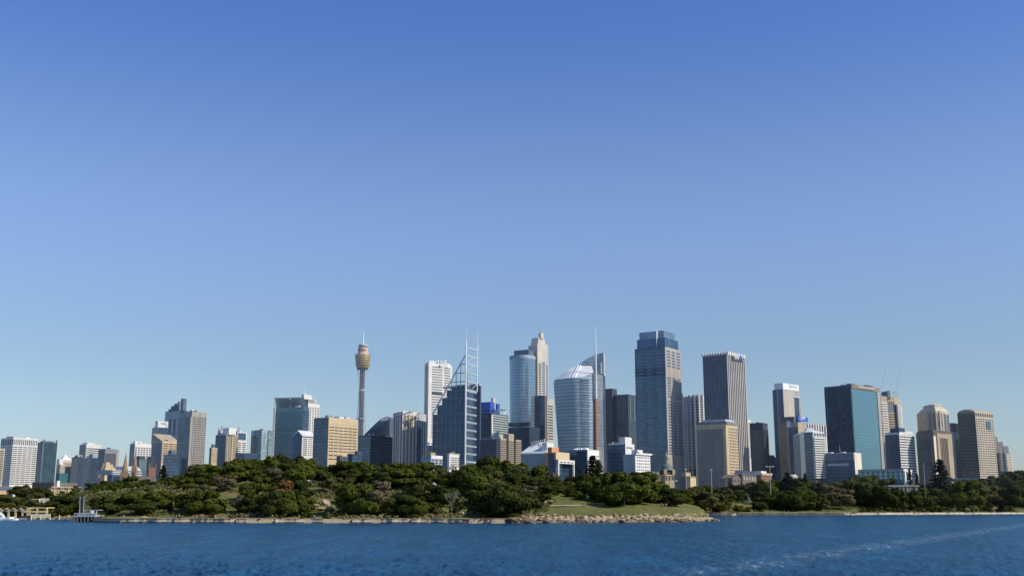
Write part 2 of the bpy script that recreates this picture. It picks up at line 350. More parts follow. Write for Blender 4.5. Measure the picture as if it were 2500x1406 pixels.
        for sx in (-1, 1): obj('pinnacle', MB().tube((0,0,0), (0,0,6), .6, .08, 5), 'spire_stone', tw, (sx*hw*.85, -hw*.85, zb-g))
        obj('belfry_window', MB().box(-1, 1, -.15, .1, 0, 7), 'charcoal', tw, (0, -hw, zb-g-10))
    p = at(371.5, 1150, 1175); hw = 8*1175/F_PX; zt = at(371, 1141, 1175).z
    tw = obj('crossing_tower', MB().box(-hw, hw, -hw, hw, 0, zt-g), 'brick', t, (p.x-c.x, 25, 0), .35)
    for i, j in ((-1,-1),(1,-1),(1,1),(-1,1)): obj('pinnacle', MB().tube((0,0,0), (0,0,5.5), .8, .1, 5), 'brick', tw, (i*hw*.92, j*hw*.92, zt-g))
    a = at(322, 1168, 1160).x-c.x; b = at(372, 1168, 1160).x-c.x; zr = at(340, 1162, 1160).z-g
    obj('nave', MB().add([(a,10,0),(b,10,0),(b,28,0),(a,28,0),(a,10,zr-7),(b,10,zr-7),(b,28,zr-7),(a,28,zr-7),(a,19,zr),(b,19,zr)],
        [(0,1,5,4),(2,3,7,6),(1,2,6,9,5),(3,0,4,8,7),(4,5,9,8),(6,7,8,9)]), 'brown', t)
    # behind the cathedral
    t = box('apartment_tower', 'white balcony tower with an antenna mast behind the right cathedral spire', 'apartments', 318, 330, 370, 1082, 1620, 'white', 33)
    t.panel('glass_wall', 0, 'shade_glass', v=(1084, None)); t.grid(1, 6, 11, 'window', v=(1090, 1145), fx=.66, fz=.6); t.top('plant_room', .2, .9, .1, .5, 1077, mat='white'); t.top('plant_room', .2, .8, .55, .8, 1078, mat='light_grey')
    q = t.P(.2, .05)-t.c; t.add('mast', MB().tube((q.x, q.y, t.z1-t.base), (q.x, q.y, t.z(1068)-t.base), .9, .6), 'white_metal'); t.done()
    t = box(OT, 'small glass block with lit panes in front of the white balcony tower', 'office block', 331, 340, 364, 1120, 1400, 'slate_blue', 30)
    t.grid(1, 4, 6, 'pale_glass', v=(1122, 1148), fx=.7, fz=.5); t.panel('glass_wall', 0, 'dark_glass'); t.top('plant_room', 0, 1, 0, .6, 1113, mat='charcoal'); t.done()
    t = box(OT, 'dark narrow slab with a cut top left of the tan wedge roofed tower', TW, 360, 366, 376, 1114, 1330, 'charcoal', 35)
    t.top('plant_room', -.2, .7, .1, .9, 1119, mat='charcoal'); t.panel('glass_wall', 0, 'black_glass'); t.done()
    t = box(OT, 'blue grey tower topped by an open white frame, left of the stepped blue tower', TW, 372, 388, 410, 1043, 1680, 'slate_blue', 42)
    t.panel('glass_wall', 0, 'shade_glass'); t.panel('glass_wall', 1, 'shade_glass')
    for a, b in ((0, .12), (.88, 1)): t.add('roof_frame', MB().box(t.F[1].w*a-2, t.F[1].w*b, 0, 8, t.z1, t.z(1028)), 'white', 1)
    t.add('roof_frame', MB().box(-2, t.F[1].w, .3, 8.3, t.z(1032), t.z(1027.5)), 'white', 1); t.top('roof_box', 0, .6, .1, .9, 1035, mat='white'); t.done()
    t = box(OT, 'tall blue glass tower stepping up to a slim plant tower behind the square-windowed slab', TW, 404, 436, 453, 1001, 1720, 'mid_blue', 40)
    for i, (a0, a1, v) in enumerate(((.0, .78, 996), (.0, .6, 989), (.0, .35, 984))): t.top('step_block', a0, a1, 0, 1, v, v0=1003 if i == 0 else None, mat='slate_blue')
    t.top('shaft_block', -.02, .15, .1, 1.0, 979, mat='light_grey'); t.top('plant_tower', -.15, .02, .3, .8, 972.5, mat='slate_blue')
    t.panel('glass_wall', 0, 'mid_blue', v=(1003, None)); t.panel('glass_wall', 1, 'teal_glass', v=(1003, None)); t.grid(0, 2, 1, 'charcoal', sx=(.25, .95), v=(1022, 1060), fx=.3, fz=1, d=.5, name='dark_bay').done()
    t = box(OT, 'tan banded tower with a sloping wedge roof, left of the dark square-windowed slab', TW, 371, 397, 440, 1077, 1440, 'beige', 33)
    f = t.F[0]; zr = t.z(1057)-t.z1; wl, wr = t.F[0].w, t.F[1].w
    q = [p-t.c for p in (t.P(1,0), t.P(0,0), t.P(0,1), t.P(1,1))]; z = t.z1-t.base
    t.add('roof', MB().add([(q[0].x,q[0].y,z),(q[1].x,q[1].y,z),(q[2].x,q[2].y,z),(q[3].x,q[3].y,z),(q[0].x,q[0].y,z+zr),(q[3].x,q[3].y,z+zr)], [(0,1,4),(1,2,5,4),(2,3,5),(3,0,4,5)]), 'tan')
    t.panel('glass_wall', 0, 'grey', v=(1080, None)); t.grid(1, 3, 9, 'window_warm', sx=(.02, .98), v=(1080, 1130), fx=.9, fz=.5, name='window_band').done()
    t = box('office_block', 'dark blue shaded block in front of the tan wedge roofed tower', 'office block', 400, 416, 436, 1108, 1300, 'slate_blue', 40)
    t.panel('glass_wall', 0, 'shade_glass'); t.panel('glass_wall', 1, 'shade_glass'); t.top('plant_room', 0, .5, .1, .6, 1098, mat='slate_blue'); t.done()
    t = box(OT, 'slab tower with a tan grid of small square windows and a dark left face', TW, 437, 469, 505, 1004, 1330, 'concrete', 36)
    t.panel('glass_wall', 0, 'shade_glass', sx=(0, .94), v=(1017, None)); t.panel('corner_pier', 0, 'cream', sx=(.955, .99), v=(1017, None), d=.9)
    t.grid(1, 9, 23, 'window', sx=(.07, 1), v=(1016, 1135), fx=.58, fz=.55, cap=100); t.top('roof_hut', .2, .4, .2, .3, 1001, mat='grey'); t.done()
    t = box('apartment_tower', 'slim cream apartment tower left of the grey tan apartment tower', 'apartments', 512, 517, 531, 1092, 1480, 'beige', 30)
    t.grid(1, 4, 12, 'window_warm', v=(1094, 1130), fx=.6, fz=.5); t.panel('glass_wall', 0, 'shade_glass'); t.top('lift_room', .1, .9, .2, .6, 1084, mat='slate_blue'); t.done()
    t = box('apartment_tower', 'grey and tan apartment tower with a white plant room on top', 'apartments', 527, 553, 582, 1060, 1520, 'tan', 35)
    t.panel('glass_wall', 0, 'slate_blue', v=(1062, None)); t.grid(1, 6, 14, 'window_warm', v=(1064, 1125), fx=.62, fz=.5); t.panel('balcony_stack', 1, 'cream', sx=(.46, .54), d=.9)
    t.top('plant_room', -.1, .5, .1, .7, 1044, mat='white'); t.done()
    t = box(OT, 'white topped tower with a red crane tip behind the grey tan apartment tower', TW, 532, 540, 566, 1050, 1780, 'white', 35)
    t.panel('glass_wall', 0, 'mid_blue', v=(1055, None)); t.grid(1, 3, 2, 'window', v=(1054, 1064), fx=.5)
    for u, v in ((534, 1044), (541, 1040)): p = at(u, 1050, t.c.y+8); q = at(u+.8, v, t.c.y+8); o = Vector((t.c.x, t.c.y, t.base)); t.add('crane_mast', MB().tube(p-o, q-o, .8, n=4), 'red_paint')
    t.done()
    t = box(OT, 'dark glass tower with a pale frame, right behind the grey tan apartment tower', TW, 572, 580, 603, 1054, 1700, 'white', 32)
    t.panel('glass_wall', 1, 'dark_glass', sx=(.06, .9), v=(1056, 1073)); t.grid(1, 2, 8, 'window', v=(1078, 1118), fx=.75, fz=.5); t.panel('glass_wall', 0, 'shade_glass')
    p = at(583, 1054, t.c.y+8); q = at(583.5, 1041, t.c.y+8); o = Vector((t.c.x, t.c.y, t.base)); t.add('mast', MB().tube(p-o, q-o, .9, .5, n=4), 'red_paint'); t.done()
    t = box('office_block', 'low dark blue block under the split blue tower', 'office block', 580, 596, 628, 1105, 1300, 'mid_blue', 35)
    t.panel('glass_wall', 0, 'dark_glass'); t.panel('glass_wall', 1, 'shade_glass'); t.done()
    t = box(OT, 'blue glass tower split by dark vertical grooves, left of the big teal tower', TW, 614, 639, 667, 1049, 1520, 'mid_blue', 36)
    t.panel('glass_wall', 0, 'mid_blue', sx=(0, .38)); t.panel('glass_wall', 0, 'mid_blue', sx=(.46, 1), d=.4); t.panel('groove', 0, 'charcoal', sx=(.38, .46), d=.1)
    t.panel('glass_wall', 1, 'pale_glass', sx=(0, .52)); t.panel('glass_wall', 1, 'pale_glass', sx=(.6, 1)); t.panel('groove', 1, 'charcoal', sx=(.52, .6), d=.1); t.done()
    t = box(OT, 'big teal glass tower with a white left edge and a scooped mirror crown', TW, 670, 741, 755, 993, 1450, 'teal_glass', 13)
    t.panel('glass_wall', 0, 'teal_glass', sx=(.06, .97), v=(1000, None)); t.panel('glass_wall', 1, 'shade_glass', v=(1000, None)); t.panel('edge_fin', 0, 'white', sx=(-.02, .05), d=1.2)
    f = t.F[0]; w = f.w; zc = t.z1; zt = t.z(971.5)
    mb = MB(); n = 8; rows = [(4+10*(1-sm(i/n))*1.0, lerp(zc, zt, i/n)) for i in range(n+1)]
    for x0, x1 in ((.03, .5), (.53, 1.0)):
        c = MB(); vs = [(w*x, y, z) for y, z in [(14*(1-(i/n)**1.6), lerp(zc, zt, i/n)) for i in range(n+1)] for x in (x0, x1)]
        c.add(vs, [(2*i, 2*i+1, 2*i+3, 2*i+2) for i in range(n)]); t.add('crown_scoop', c, 'mirror', 0, smooth=True)
    t.add('crown_fin', MB().profile([(0, zc), (.035*w, zc), (.035*w, zt), (0, zt)], 0, 14), 'white', 0); t.add('crown_fin', MB().box(w*.5, w*.53, 1, 14, zc, zt-2), 'grey', 0)
    t.add('crown_back', MB().box(0, w, 14.3, 15, zc, zt), 'slate_blue', 0); t.add('crown_ledge', MB().box(-.5, w+.5, -.6, 1, zt, zt+1.2), 'pale_blue_grey', 0)
    t.grid(0, 1, 20, 'teal_plain', sx=(.07, .96), v=(1004, 1110), fx=1, fz=.35, d=.5, name='spandrel').done()
    t = box(OT, 'cream tower with square windows and a stepped crown behind the big teal tower', TW, 735, 742, 780.5, 983, 1620, 'white', 32)
    t.grid(1, 6, 22, 'window', sx=(.02, 1), v=(991, 1075), fx=.62, fz=.5); t.top('crown_block', .0, 1, 0, .75, 972, mat='white'); t.top('crown_block', .1, .9, .0, .5, 962, mat='white')
    for k in range(3): t.grid(1, 5, 1, 'grey', sx=(.05, .7), v=(973+3*k, 975+3*k), fx=.7, fz=.6, d=1, name='roof_dish')
    p = at(744, 964, t.c.y+6); q = at(745, 943, t.c.y+6); o = Vector((t.c.x, t.c.y, t.base)); t.add('mast', MB().tube(p-o, q-o, .9, .3), 'white_metal'); t.done()
def b_mid():
    t = box('gabled_block', 'white block with an A-frame gable roof in front of the big teal tower', 'apartments', 717, 738, 768, 1063, 1260, 'white', 35)
    f = t.F[0]; w = f.w; z0 = t.z1; zt = t.z(1051)
    t.add('gable', MB().profile([(0, z0), (w, z0), (w*.5, zt)], .3, 6), 'slate_blue', 0); t.add('roof', MB().profile([(-1.5, z0-.6), (-.2, z0-.6), (w*.5, zt-.8), (w+.2, z0-.6), (w+1.5, z0-.6), (w*.5, zt+.8)], -.6, t.F[1].w), 'roof_white', 0)
    t.panel('glass_wall', 0, 'slate_blue', d=.2); t.grid(1, 1, 9, 'window', sx=(.08, .42), v=(1068, 1112), fx=.9, fz=.45); t.grid(1, 3, 9, 'window', sx=(.48, 1), v=(1068, 1112), fx=.5, fz=.5).done()
    t = box('office_block', 'beige concrete block with rows of dark slot windows and a blank dark side', 'office block', 767, 803, 874, 1018, 1150, 'beige', 34)
    t.panel('glass_wall', 0, 'shade_glass', sx=(0, .98), v=(1019.5, None)); t.grid(1, 6, 9, 'window', sx=(.02, .98), v=(1038, 1104), fx=.84, fz=.3); t.grid(1, 6, 1, 'tan', sx=(.02, .98), v=(1032, 1036), fx=.84, fz=.3, name='vent_strip'); t.grid(1, 3, 2, 'window', sx=(.02, .5), v=(1106, 1124), fx=.8, fz=.3)
    for b in (.3, .42, .5): t.top('roof_vent', .1, .25, b, b+.07, 1014.5, mat='white_metal' if b > .35 else 'dark_grey')
    t.done()
    t = box('low_office', 'low dark flat roofed block at the foot of the beige slot window block', 'office block', 822, 830, 850, 1113, 1080, 'dark_grey', 30)
    t.grid(1, 3, 2, 'window', v=(1115, 1128)).done()
    t = box('low_office', 'small dark annexe between the beige block and the dark sloping glass block', 'office block', 848, 860, 884, 1107, 1120, 'navy', 30)
    t.panel('glass_wall', 1, 'shade_glass'); t.top('roof_hut', 0, .5, .5, 1, 1100, mat='navy'); t.done()
    # observation tower
    c = at(885, 900, 1850); g = ground(c.x, c.y)-2; k = 1850/F_PX/CT
    t = thing('observation_tower', 'tall slender tower with a gold turret, cables and a white mast', 'tower', (c.x, c.y, g))
    zz = lambda v: at(885, v, 1850).z-g
    obj('shaft', MB().lathe([(5.6*k*1.1, 0), (5.6*k, zz(1100)), (5.2*k, zz(900))], 16), 'shaft', t)
    for i in range(12):
        a = 2*PI*i/12; obj('shaft_rib', MB().tube((5.9*k*math.cos(a), 5.9*k*math.sin(a), 0), (5.4*k*math.cos(a), 5.4*k*math.sin(a), zz(898)), .45, .4, 4), 'dark_grey', t)
    obj('collar', MB().lathe([(10.5*k, zz(1023.5)), (10.5*k, zz(1021))], 20), 'pale_blue_grey', t); obj('shaft_band', MB().lathe([(6.1*k, zz(954)), (6.1*k, zz(950))], 20), 'light_grey', t)
    tu = obj('turret', MB().lathe([(6*k, zz(902)), (13*k, zz(899)), (16.5*k, zz(893)), (17.2*k, zz(884)), (19*k, zz(868)), (18*k, zz(866.5)), (14*k, zz(866))], 40), 'gold', t, smooth=True)
    for i, v in enumerate((893, 887.5, 882, 876.5, 871)):
        r = lerp(16.3, 18.6, (893-v)/24)*k; obj('window_ring', MB().lathe([(r*1.025, zz(v)), (r*1.03, zz(v-2.3))], 40), 'window_warm', tu)
    obj('soffit_ring', MB().lathe([(13.6*k, zz(901.5)), (14*k, zz(899.5))], 30), 'charcoal', tu)
    for i in range(14): a = 2*PI*i/14; obj('balcony_post', MB().tube((18*k*math.cos(a), 18*k*math.sin(a), zz(866.5)), (18*k*math.cos(a), 18*k*math.sin(a), zz(863)), .4, .3, 4), 'brown', tu)
    dr = obj('upper_drum', MB().lathe([(14*k, zz(866)), (13.5*k, zz(862)), (12*k, zz(861)), (12*k, zz(850)), (10.2*k, zz(850)), (10.2*k, zz(848.5)), (10.8*k, zz(848)), (10.8*k, zz(842.5)), (3*k, zz(841.5))], 36), 'cream', t, smooth=False)
    obj('dark_ring', MB().lathe([(10.95*k, zz(847.6)), (10.95*k, zz(845))], 30), 'brown', dr); obj('roof_rim', MB().lathe([(11.2*k, zz(843)), (11.2*k, zz(841.8))], 30), 'white_metal', dr)
    me = text_mesh('Westfield', 5.2, 'red_paint', .15)
    for v in me.vertices:               # the lettering bends round the drum
        r = 12.15*k + (-v.co.y); a = v.co.x*.62/(12.1*k) - .12; v.co = (r*math.sin(a), -r*math.cos(a), v.co.z)
    link('lettering', me, dr, (0, 0, zz(858.5)))
    obj('mast', MB().tube((0,0,zz(842)), (0,0,zz(815)), 2.0*k, 1.2*k, 8).tube((0,0,zz(815)), (0,0,zz(804)), .8*k, .3*k, 6), 'white_metal', t)
    for i in range(16):
        a = 2*PI*i/16; ca, sa = math.cos(a), math.sin(a)
        mb = MB().tube((13*k*ca, 13*k*sa, zz(900)), (7*k*ca, 7*k*sa, zz(952)), .18, n=3).tube((7*k*ca, 7*k*sa, zz(952)), (10.4*k*ca, 10.4*k*sa, zz(1021)), .18, n=3).tube((10.4*k*ca, 10.4*k*sa, zz(1023)), (13*k*math.cos(a+.4), 13*k*math.sin(a+.4), zz(1075)), .18, n=3)
        obj('stay_cable', mb, 'steel', t)
    # dark block with the curved glass roof
    t = box(OT, 'dark glass block with a curved glass roof sweeping up to the right', TW, 876, 905, 963, 1062, 1240, 'navy', 32)
    t.panel('glass_wall', 0, 'shade_glass', v=(1064, None)); t.panel('glass_wall', 1, 'dark_glass', v=(1064, None)); t.grid(1, 1, 10, 'slate_blue', v=(1068, 1140), fx=1, fz=.12, d=.5, name='spandrel')
    pr = [(888, 1062), (900, 1050), (915, 1035), (930, 1022), (942, 1016.5), (948, 1016), (951, 1019), (951.5, 1030), (950.5, 1062)]
    f = Face((at(880, 1062, 1258).x, 1258), (at(960, 1062, 1258).x, 1254)); pp = [f.pt(u, v) for u, v in pr]
    t.add('curved_roof', MB().profile(pp, 0, 26), 'roof_glass', f); t.add('roof_rib', MB().profile([(pp[3][0], pp[3][1]-3)]+pp[3:7]+[(pp[6][0]-2, pp[6][1]-3), (pp[5][0], pp[5][1]-4.5)], -.8, 0), 'steel', f); t.add('end_wall', MB().profile([f.pt(938, 1045), f.pt(951, 1022), f.pt(950, 1061), f.pt(924, 1061)], -.5, 0), 'shade_glass', f); t.done()
    t = box(OT, 'grey sliver of a tower between the curved glass roof and the white finned tower', TW, 950, 955, 964, 1038, 1500, 'light_grey', 30)
    t.grid(1, 2, 6, 'window', v=(1040, 1062)).done()
    t = Tower(OT, 'white finned tower with tan bands in front and dark glass on either side', TW, [(961, 1234), (982, 1210), (1017, 1225), (1040, 1254)], 1003, 'charcoal', D=30)
    t.panel('crown', 0, 'pale_blue_grey', v=(1003, 1012), d=.5); t.panel('crown', 1, 'white', v=(1003, 1012), d=.5); t.panel('crown', 2, 'light_grey', v=(1004, 1022), d=.5)
    t.panel('glass_wall', 0, 'dark_glass', v=(1012, None), d=.2); t.panel('tan_panel', 1, 'tan', v=(1012, None), d=.2); t.panel('glass_wall', 2, 'dark_glass', v=(1022, None), d=.2)
    t.grid(0, 4, 1, 'white', v=(1002, 1160), fx=.16, fz=1, d=1.5, name='fin'); t.grid(1, 5, 1, 'white', sx=(-.1, 1.1), v=(1001, 1170), fx=.17, fz=1, d=.7, name='fin'); t.grid(2, 4, 1, 'slate_blue', v=(1022, 1160), fx=.12, fz=1, d=1.2, name='dark_fin')
    t.grid(1, 4, 25, 'window_warm', sx=(.05, 1), v=(1014, 1130), fx=.62, fz=.45, cap=100).done()
    t = Tower(OT, 'tall white eight sided tower with thin floor bands', TW, [(1037, 1642), (1047, 1612), (1093, 1634), (1100.5, 1652)], 882, 'white', D=40)
    t.panel('slot_wall', 0, 'tan', sx=(.25, .7), v=(888, None), d=.3); t.grid(0, 2, 30, 'window', sx=(.2, .75), v=(892, 1080), fx=.6, fz=.4, name='window')
    t.grid(1, 1, 29, 'dark_grey', sx=(.18, .72), v=(891, 1070), fx=1, fz=.36, d=.3, name='window_band'); t.grid(1, 1, 29, 'dark_grey', sx=(.82, 1.0), v=(891, 1070), fx=1, fz=.36, d=.3, name='window_band'); t.grid(2, 1, 29, 'dark_grey', sx=(0, .9), v=(891, 1070), fx=1, fz=.36, d=.3, name='window_band')
    t.panel('plant_floor', 1, 'charcoal', sx=(.18, .74), v=(955.5, 961), d=.6)
    q = t.pts; o = t.c
    for i in range(7): x = lerp(q[1].x, q[2].x, .05+.14*i); t.add('roof_tank', MB().lathe([(1.6, t.z1-t.base-.2), (1.6, t.z1-t.base+2.2), (.6, t.z1-t.base+3.2)], 10, x-o.x, 9+(i%3)*4), 'white_metal')
    t.done()
    t = box('low_office', 'white plant block in the gap below the white eight sided tower', 'office block', 1036, 1042, 1060, 1068, 1330, 'white', 30)
    t.grid(1, 2, 3, 'window', v=(1078, 1100)); t.panel('glass_wall', 1, 'dark_glass', v=(1086, None), d=.4); t.done()
def b_masts():
    t = box(OT, 'blue glass tower with stepped left side and two tall white masts on an open frame', TW, 1059, 1138, 1163, 944, 1180, 'dark_glass', 22, walls=False)
    F = t.F[0]; w = F.w; pu = lambda u, v: F.pt(u, v)
    steps = [(1059, 1012), (1070, 990), (1081, 972), (1092, 952), (1103, 945)]
    poly = [(0, t.base)]
    x = 0
    for i, (u, v) in enumerate(steps):
        a, z = pu(u, v); poly += [(max(a, 0), poly[-1][1] if i else t.base)] if i else []; poly += [(max(a, 0), z)]
    poly += [(w, t.z1), (w, t.base)]
    t.add('wall', MB().profile(poly, 0, t.F[1].w), 'tower_blue', 0)
    for i in range(8):
        xx = w*i/7.0; zt = max([z for a, z in [pu(u, v) for u, v in steps] if a <= xx+1] or [pu(*steps[0])[1]])
        if i < 7: t.add('mullion', MB().box(xx-.4, xx+.4, -.9, .05, t.base, zt), 'steel_blue', 0)
    for k in range(10):
        v = 952+19.4*k; z = t.z(v); xs = [pu(u, vv)[0] for u, vv in steps if vv <= v+2]
        if xs: t.add('floor_beam', MB().box(max(min(xs), 0), w, -.7, .05, z-.35, z+.35), 'steel_blue', 0)
        t.add('floor_beam', MB().box(0, t.F[1].w, -.7, .05, z-.9, z+.9) if k else MB().box(0, t.F[1].w, -.7, .05, z-1.5, z+1.5), 'pale_blue_grey', 1)
    t.panel('glass_wall', 1, 'dark_glass', d=.2)
    t.add('side_slab', MB().box(t.F[1].w, t.F[1].w+3.5, -4.5, 12, t.base, t.z(935)), 'navy', 1); t.add('side_slab', MB().box(t.F[1].w+3.5, t.F[1].w+9, -2, 10, t.base, t.z(930)), 'slate_blue', 1)
    t.add('side_cap', MB().box(t.F[1].w+3.4, t.F[1].w+9.1, -2.1, 10.1, t.z(955), t.z(929.8)), 'light_grey', 1)
    # masts and roof frame
    G = Face(F.p, F.p+F.e*10); R = t.F[1]
    def mast(f, a, v1, v2, v0, r):
        mb = MB().tube((a, -1, t.base if v0 is None else t.z(v0)), (a, -1, t.z(v1)), r, r, 8).tube((a, -1, t.z(v1)), (a, -1, t.z(v2)), r*.45, r*.2, 6); t.add('mast', mb, 'white_metal', f)
    mast(0, w, 835, 798, None, .95); mast(1, R.w, 830, 798, 950, .7)
    for v in (848.5, 869, 889, 910, 931): t.add('frame_beam', MB().tube((0, -1, t.z(v)), (R.w, -1, t.z(v)), .7, n=5), 'pale_steel', 1)
    for v, u0 in ((889, 1126), (910, 1113), (931, 1103)): a, z = pu(u0, v); t.add('frame_beam', MB().tube((a, -1, t.z(v)), (w, -1, t.z(v)), .6, n=5), 'pale_steel', 0)
    for u0, v1 in ((1126, 889), (1115, 908), (1103, 930)): a, z = pu(u0, v1); t.add('frame_post', MB().tube((a, -1, t.z1), (a, -1, z), .55, n=5), 'pale_steel', 0)
    a, z = pu(1059, 1013); b, z2 = pu(1136.5, 868); t.add('diagonal_brace', MB().tube((a-1.5, -1, z), (b, -1, z2), .8, n=6), 'pale_steel', 0)
    a, z = pu(1125, 942); t.add('diagonal_brace', MB().tube((a, 18, z), (w-1, 2, t.z(893)), .6, n=5), 'pale_steel', 0)
    t.add('diagonal_brace', MB().tube((0, -1, t.z(908)), (R.w, -1, t.z(875)), .45, n=5), 'steel', 1); t.add('diagonal_brace', MB().tube((0, -1, t.z(886)), (R.w, -1, t.z(855)), .3, n=5), 'steel', 1); t.add('diagonal_brace', MB().tube((R.w*.5, -1, t.z(945)), (R.w, -1, t.z(932)), .4, n=5), 'steel', 1)
    t.add('plant_room', MB().box(w*.62, w*.95, 3, 16, t.z1, t.z(938)), 'slate_blue', 0); t.done()
    t = box('office_block', 'teal banded block with a dark side, thin projecting roof and blue boxes on top', 'office block', 1170, 1199, 1241, 1008, 1280, 'charcoal', 30)
    t.panel('glass_wall', 1, 'pale_green', sx=(.05, .97), v=(1011, None)); t.grid(1, 1, 8, 'dark_glass', sx=(.1, .97), v=(1012, 1058), fx=1, fz=.3, name='window_band', d=.5); t.panel('edge_fin', 1, 'white', sx=(0, .05), v=(1012, None), d=1)
    p = lambda a, b, v: t.P(a, b).to_3d()+Vector((-t.c.x, -t.c.y, t.z(v)-t.base))
    mb = MB(); mb.add([p(1,-.1,1000), p(0,-.1,1000), p(0,.93,996), p(1,.93,996), p(1,-.1,998), p(0,-.1,998), p(0,.93,994.5), p(1,.93,994.5)], [(0,3,2,1),(4,5,6,7),(0,1,5,4),(1,2,6,5),(2,3,7,6),(3,0,4,7)]); t.add('roof_canopy', mb, 'brown')
    for a in (.38, .66): t.add('canopy_strut', MB().tube(p(0, .72, 1008), p(0, lerp(.4, .9, (a-.38)/.28), 996), .35, n=5), 'white_metal')
    t.top('upper_block', 0, 1, 0, .35, 999, mat='navy'); t.top('blue_box', .0, .8, -.05, .2, 981, mat='blue_box'); t.top('blue_box', .0, .6, .34, .5, 983, mat='blue_box'); t.top('pylon', .0, .15, .1, .26, 970, mat='light_grey')
    t.prof('red_mark', 0, [(1184, 1017), (1188, 1012), (1191, 1014), (1188, 1021)], -.5, 0, 'red_paint'); t.done()
    t = box('office_block', 'brown block with finned shaded side and three tan banded slabs in front', 'office block', 1172, 1216, 1268, 1072, 1020, 'charcoal', 30)
    t.panel('glass_wall', 0, 'brown', v=(1073, None)); t.grid(0, 9, 1, 'slate_blue', v=(1068, 1135), fx=.25, fz=1, d=.7, name='fin')
    for a, b, v in ((.03, .29, 1069), (.4, .64, 1056), (.74, 1.0, 1069)):
        sl = t.add('slab', MB().box(t.F[1].w*a, t.F[1].w*b, -2.2, 4, t.base, t.z(v)), 'tan', 1)
    for a, b in ((.03, .29), (.4, .64), (.74, 1.0)): t.grid(1, 1, 13, 'charcoal', sx=(a, b), v=(1073, 1138), fx=.88, fz=.45, d=.25, y=2.2, name='window_band')
    f = t.F[1]; t.add('crest', MB().lathe([(1.3, 0), (1.3, .3)], 16), 'gold', 1).matrix_local = Matrix.Translation((f.p.x+f.e.x*f.w*.52-t.c.x+f.e.y*2.3, f.p.y+f.e.y*f.w*.52-t.c.y-f.e.x*2.3, t.z(1061)-t.base)) @ Matrix.Rotation(f.rz, 4, 'Z') @ Matrix.Rotation(PI/2, 4, 'X'); t.done()
    # curved blue glass tower with stone crown
    ap = arc_pts(1244, 1307, 1380, 14, 22, 868)
    t = Tower(OT, 'tall tower with a curved blue glass front and stepped stone side under a mast', TW, ap, 868, 'blue_glass', D=12, smooth=False, wname='glass_wall'); t.c
    cx, cy, b0 = t.c.x, t.c.y, t.base
    st = box('x', 'x', 'x', 1290, 1312, 1338, 842, 1398, 'cream', 30); bpy.data.objects.remove(st.root.children[0]); bpy.data.objects.remove(st.root)
    off = Vector((cx, cy)); st.root = t.root; st.c = t.c; st.base = t.base
    st.prism('stone_wall', st.poly, None, st.z1, 'crown_stone')
    st.grid(1, 1, 16, 'window', sx=(.04, .38), v=(875, 965), fx=.7, fz=.55); st.grid(1, 1, 16, 'window_blue', sx=(.42, .7), v=(870, 965), fx=.9, fz=.6); st.grid(1, 1, 16, 'window', sx=(.74, 1), v=(875, 965), fx=.6, fz=.55)
    st.grid(0, 3, 1, 'tan', sx=(0, 1), v=(850, 965), fx=.4, fz=1, d=.4, name='pilaster')
    def blk(name, ul, uc, ur, vt, vb, Y, mat, psi=30):
        q = box('x', 'x', 'x', ul, uc, ur, vt, Y, mat, psi, walls=False); bpy.data.objects.remove(q.root); q.root, q.c, q.base = t.root, t.c, t.base
        q.prism(name, q.poly, q.z1 - (at(uc, vt, Y).z - at(uc, vb, Y).z), q.z1, mat); return q
    blk('crown_block', 1255, 1290, 1304, 853, 869, 1385, 'slate_blue'); blk('crown_block', 1296, 1313, 1337, 835, 843, 1402, 'crown_stone'); blk('crown_block', 1298, 1314, 1331, 824.5, 836, 1403, 'crown_stone'); blk('crown_block', 1315, 1320, 1327, 812, 826, 1406, 'crown_stone')
    p = at(1321.5, 813, 1410); q = at(1321.5, 788, 1410); o = Vector((cx, cy, b0)); t.add('mast', MB().tube(p-o, q-o, .9, .25), 'steel')
    w_ = blk('lower_wing', 1306, 1336, 1351, 972, 1190, 1370, 'crown_stone'); w_.grid(1, 1, 13, 'window', v=(985, 1072), fx=.8, fz=.4)
    w_ = blk('shadow_block', 1300, 1330, 1337, 965, 1190, 1366, 'brown'); w_.panel('glass_wall', 0, 'dark_glass', sx=(.35, 1), v=(968, None))  # dark block added in place of a cast shadow low on the stone side
    w_ = blk('podium', 1240, 1292, 1322, 1042, 1190, 1340, 'slate_blue', 25); w_.panel('glass_wall', 0, 'shade_glass'); w_.panel('glass_wall', 1, 'shade_glass'); w_.grid(0, 8, 1, 'dark_glass', v=(1032, 1042), fx=.6, fz=1, d=-6, name='loggia_bay')
    rb = arc_pts(1243.6, 1307.4, 1379.6, 14, 22.4, 868)
    t.prism('cornice', rb+[rb[-1]+Vector((0, 12)), rb[0]+Vector((0, 12))], t.z1-3, t.z1+1.2, 'pale_blue_grey'); t.done()
    # sail tower
    c = at(1410, 1090, 1230); g = ground(c.x, c.y)-2; o = Vector((c.x, 1230, g)); n = 16
    t = thing(OT, 'tower like a billowing glass sail with a tall white mast on its right', TW, o)
    lft = lambda v: tab(v, [(860, 1352), (925, 1353), (980, 1356.5), (1040, 1361), (1093, 1366), (1200, 1374)])
    def row(v, L, R, bulge):
        a = at(L, v, 1236)-o; b = at(R, v, 1226)-o
        return [Vector((lerp(a.x, b.x, i/n), lerp(a.y, b.y, i/n)-bulge*math.sin(PI*i/n), lerp(a.z, b.z, i/n))) for i in range(n+1)]
    mb = MB(); vs = [1200, 1093, 1040, 990, 945]; rows = [row(v, lft(v), 1450, 9+(1100-v)/40) for v in vs]
    topv = [tab(i/n, [(0, 925), (.35, 925), (.5, 926), (.75, 922), (1, 912)]) for i in range(n+1)]
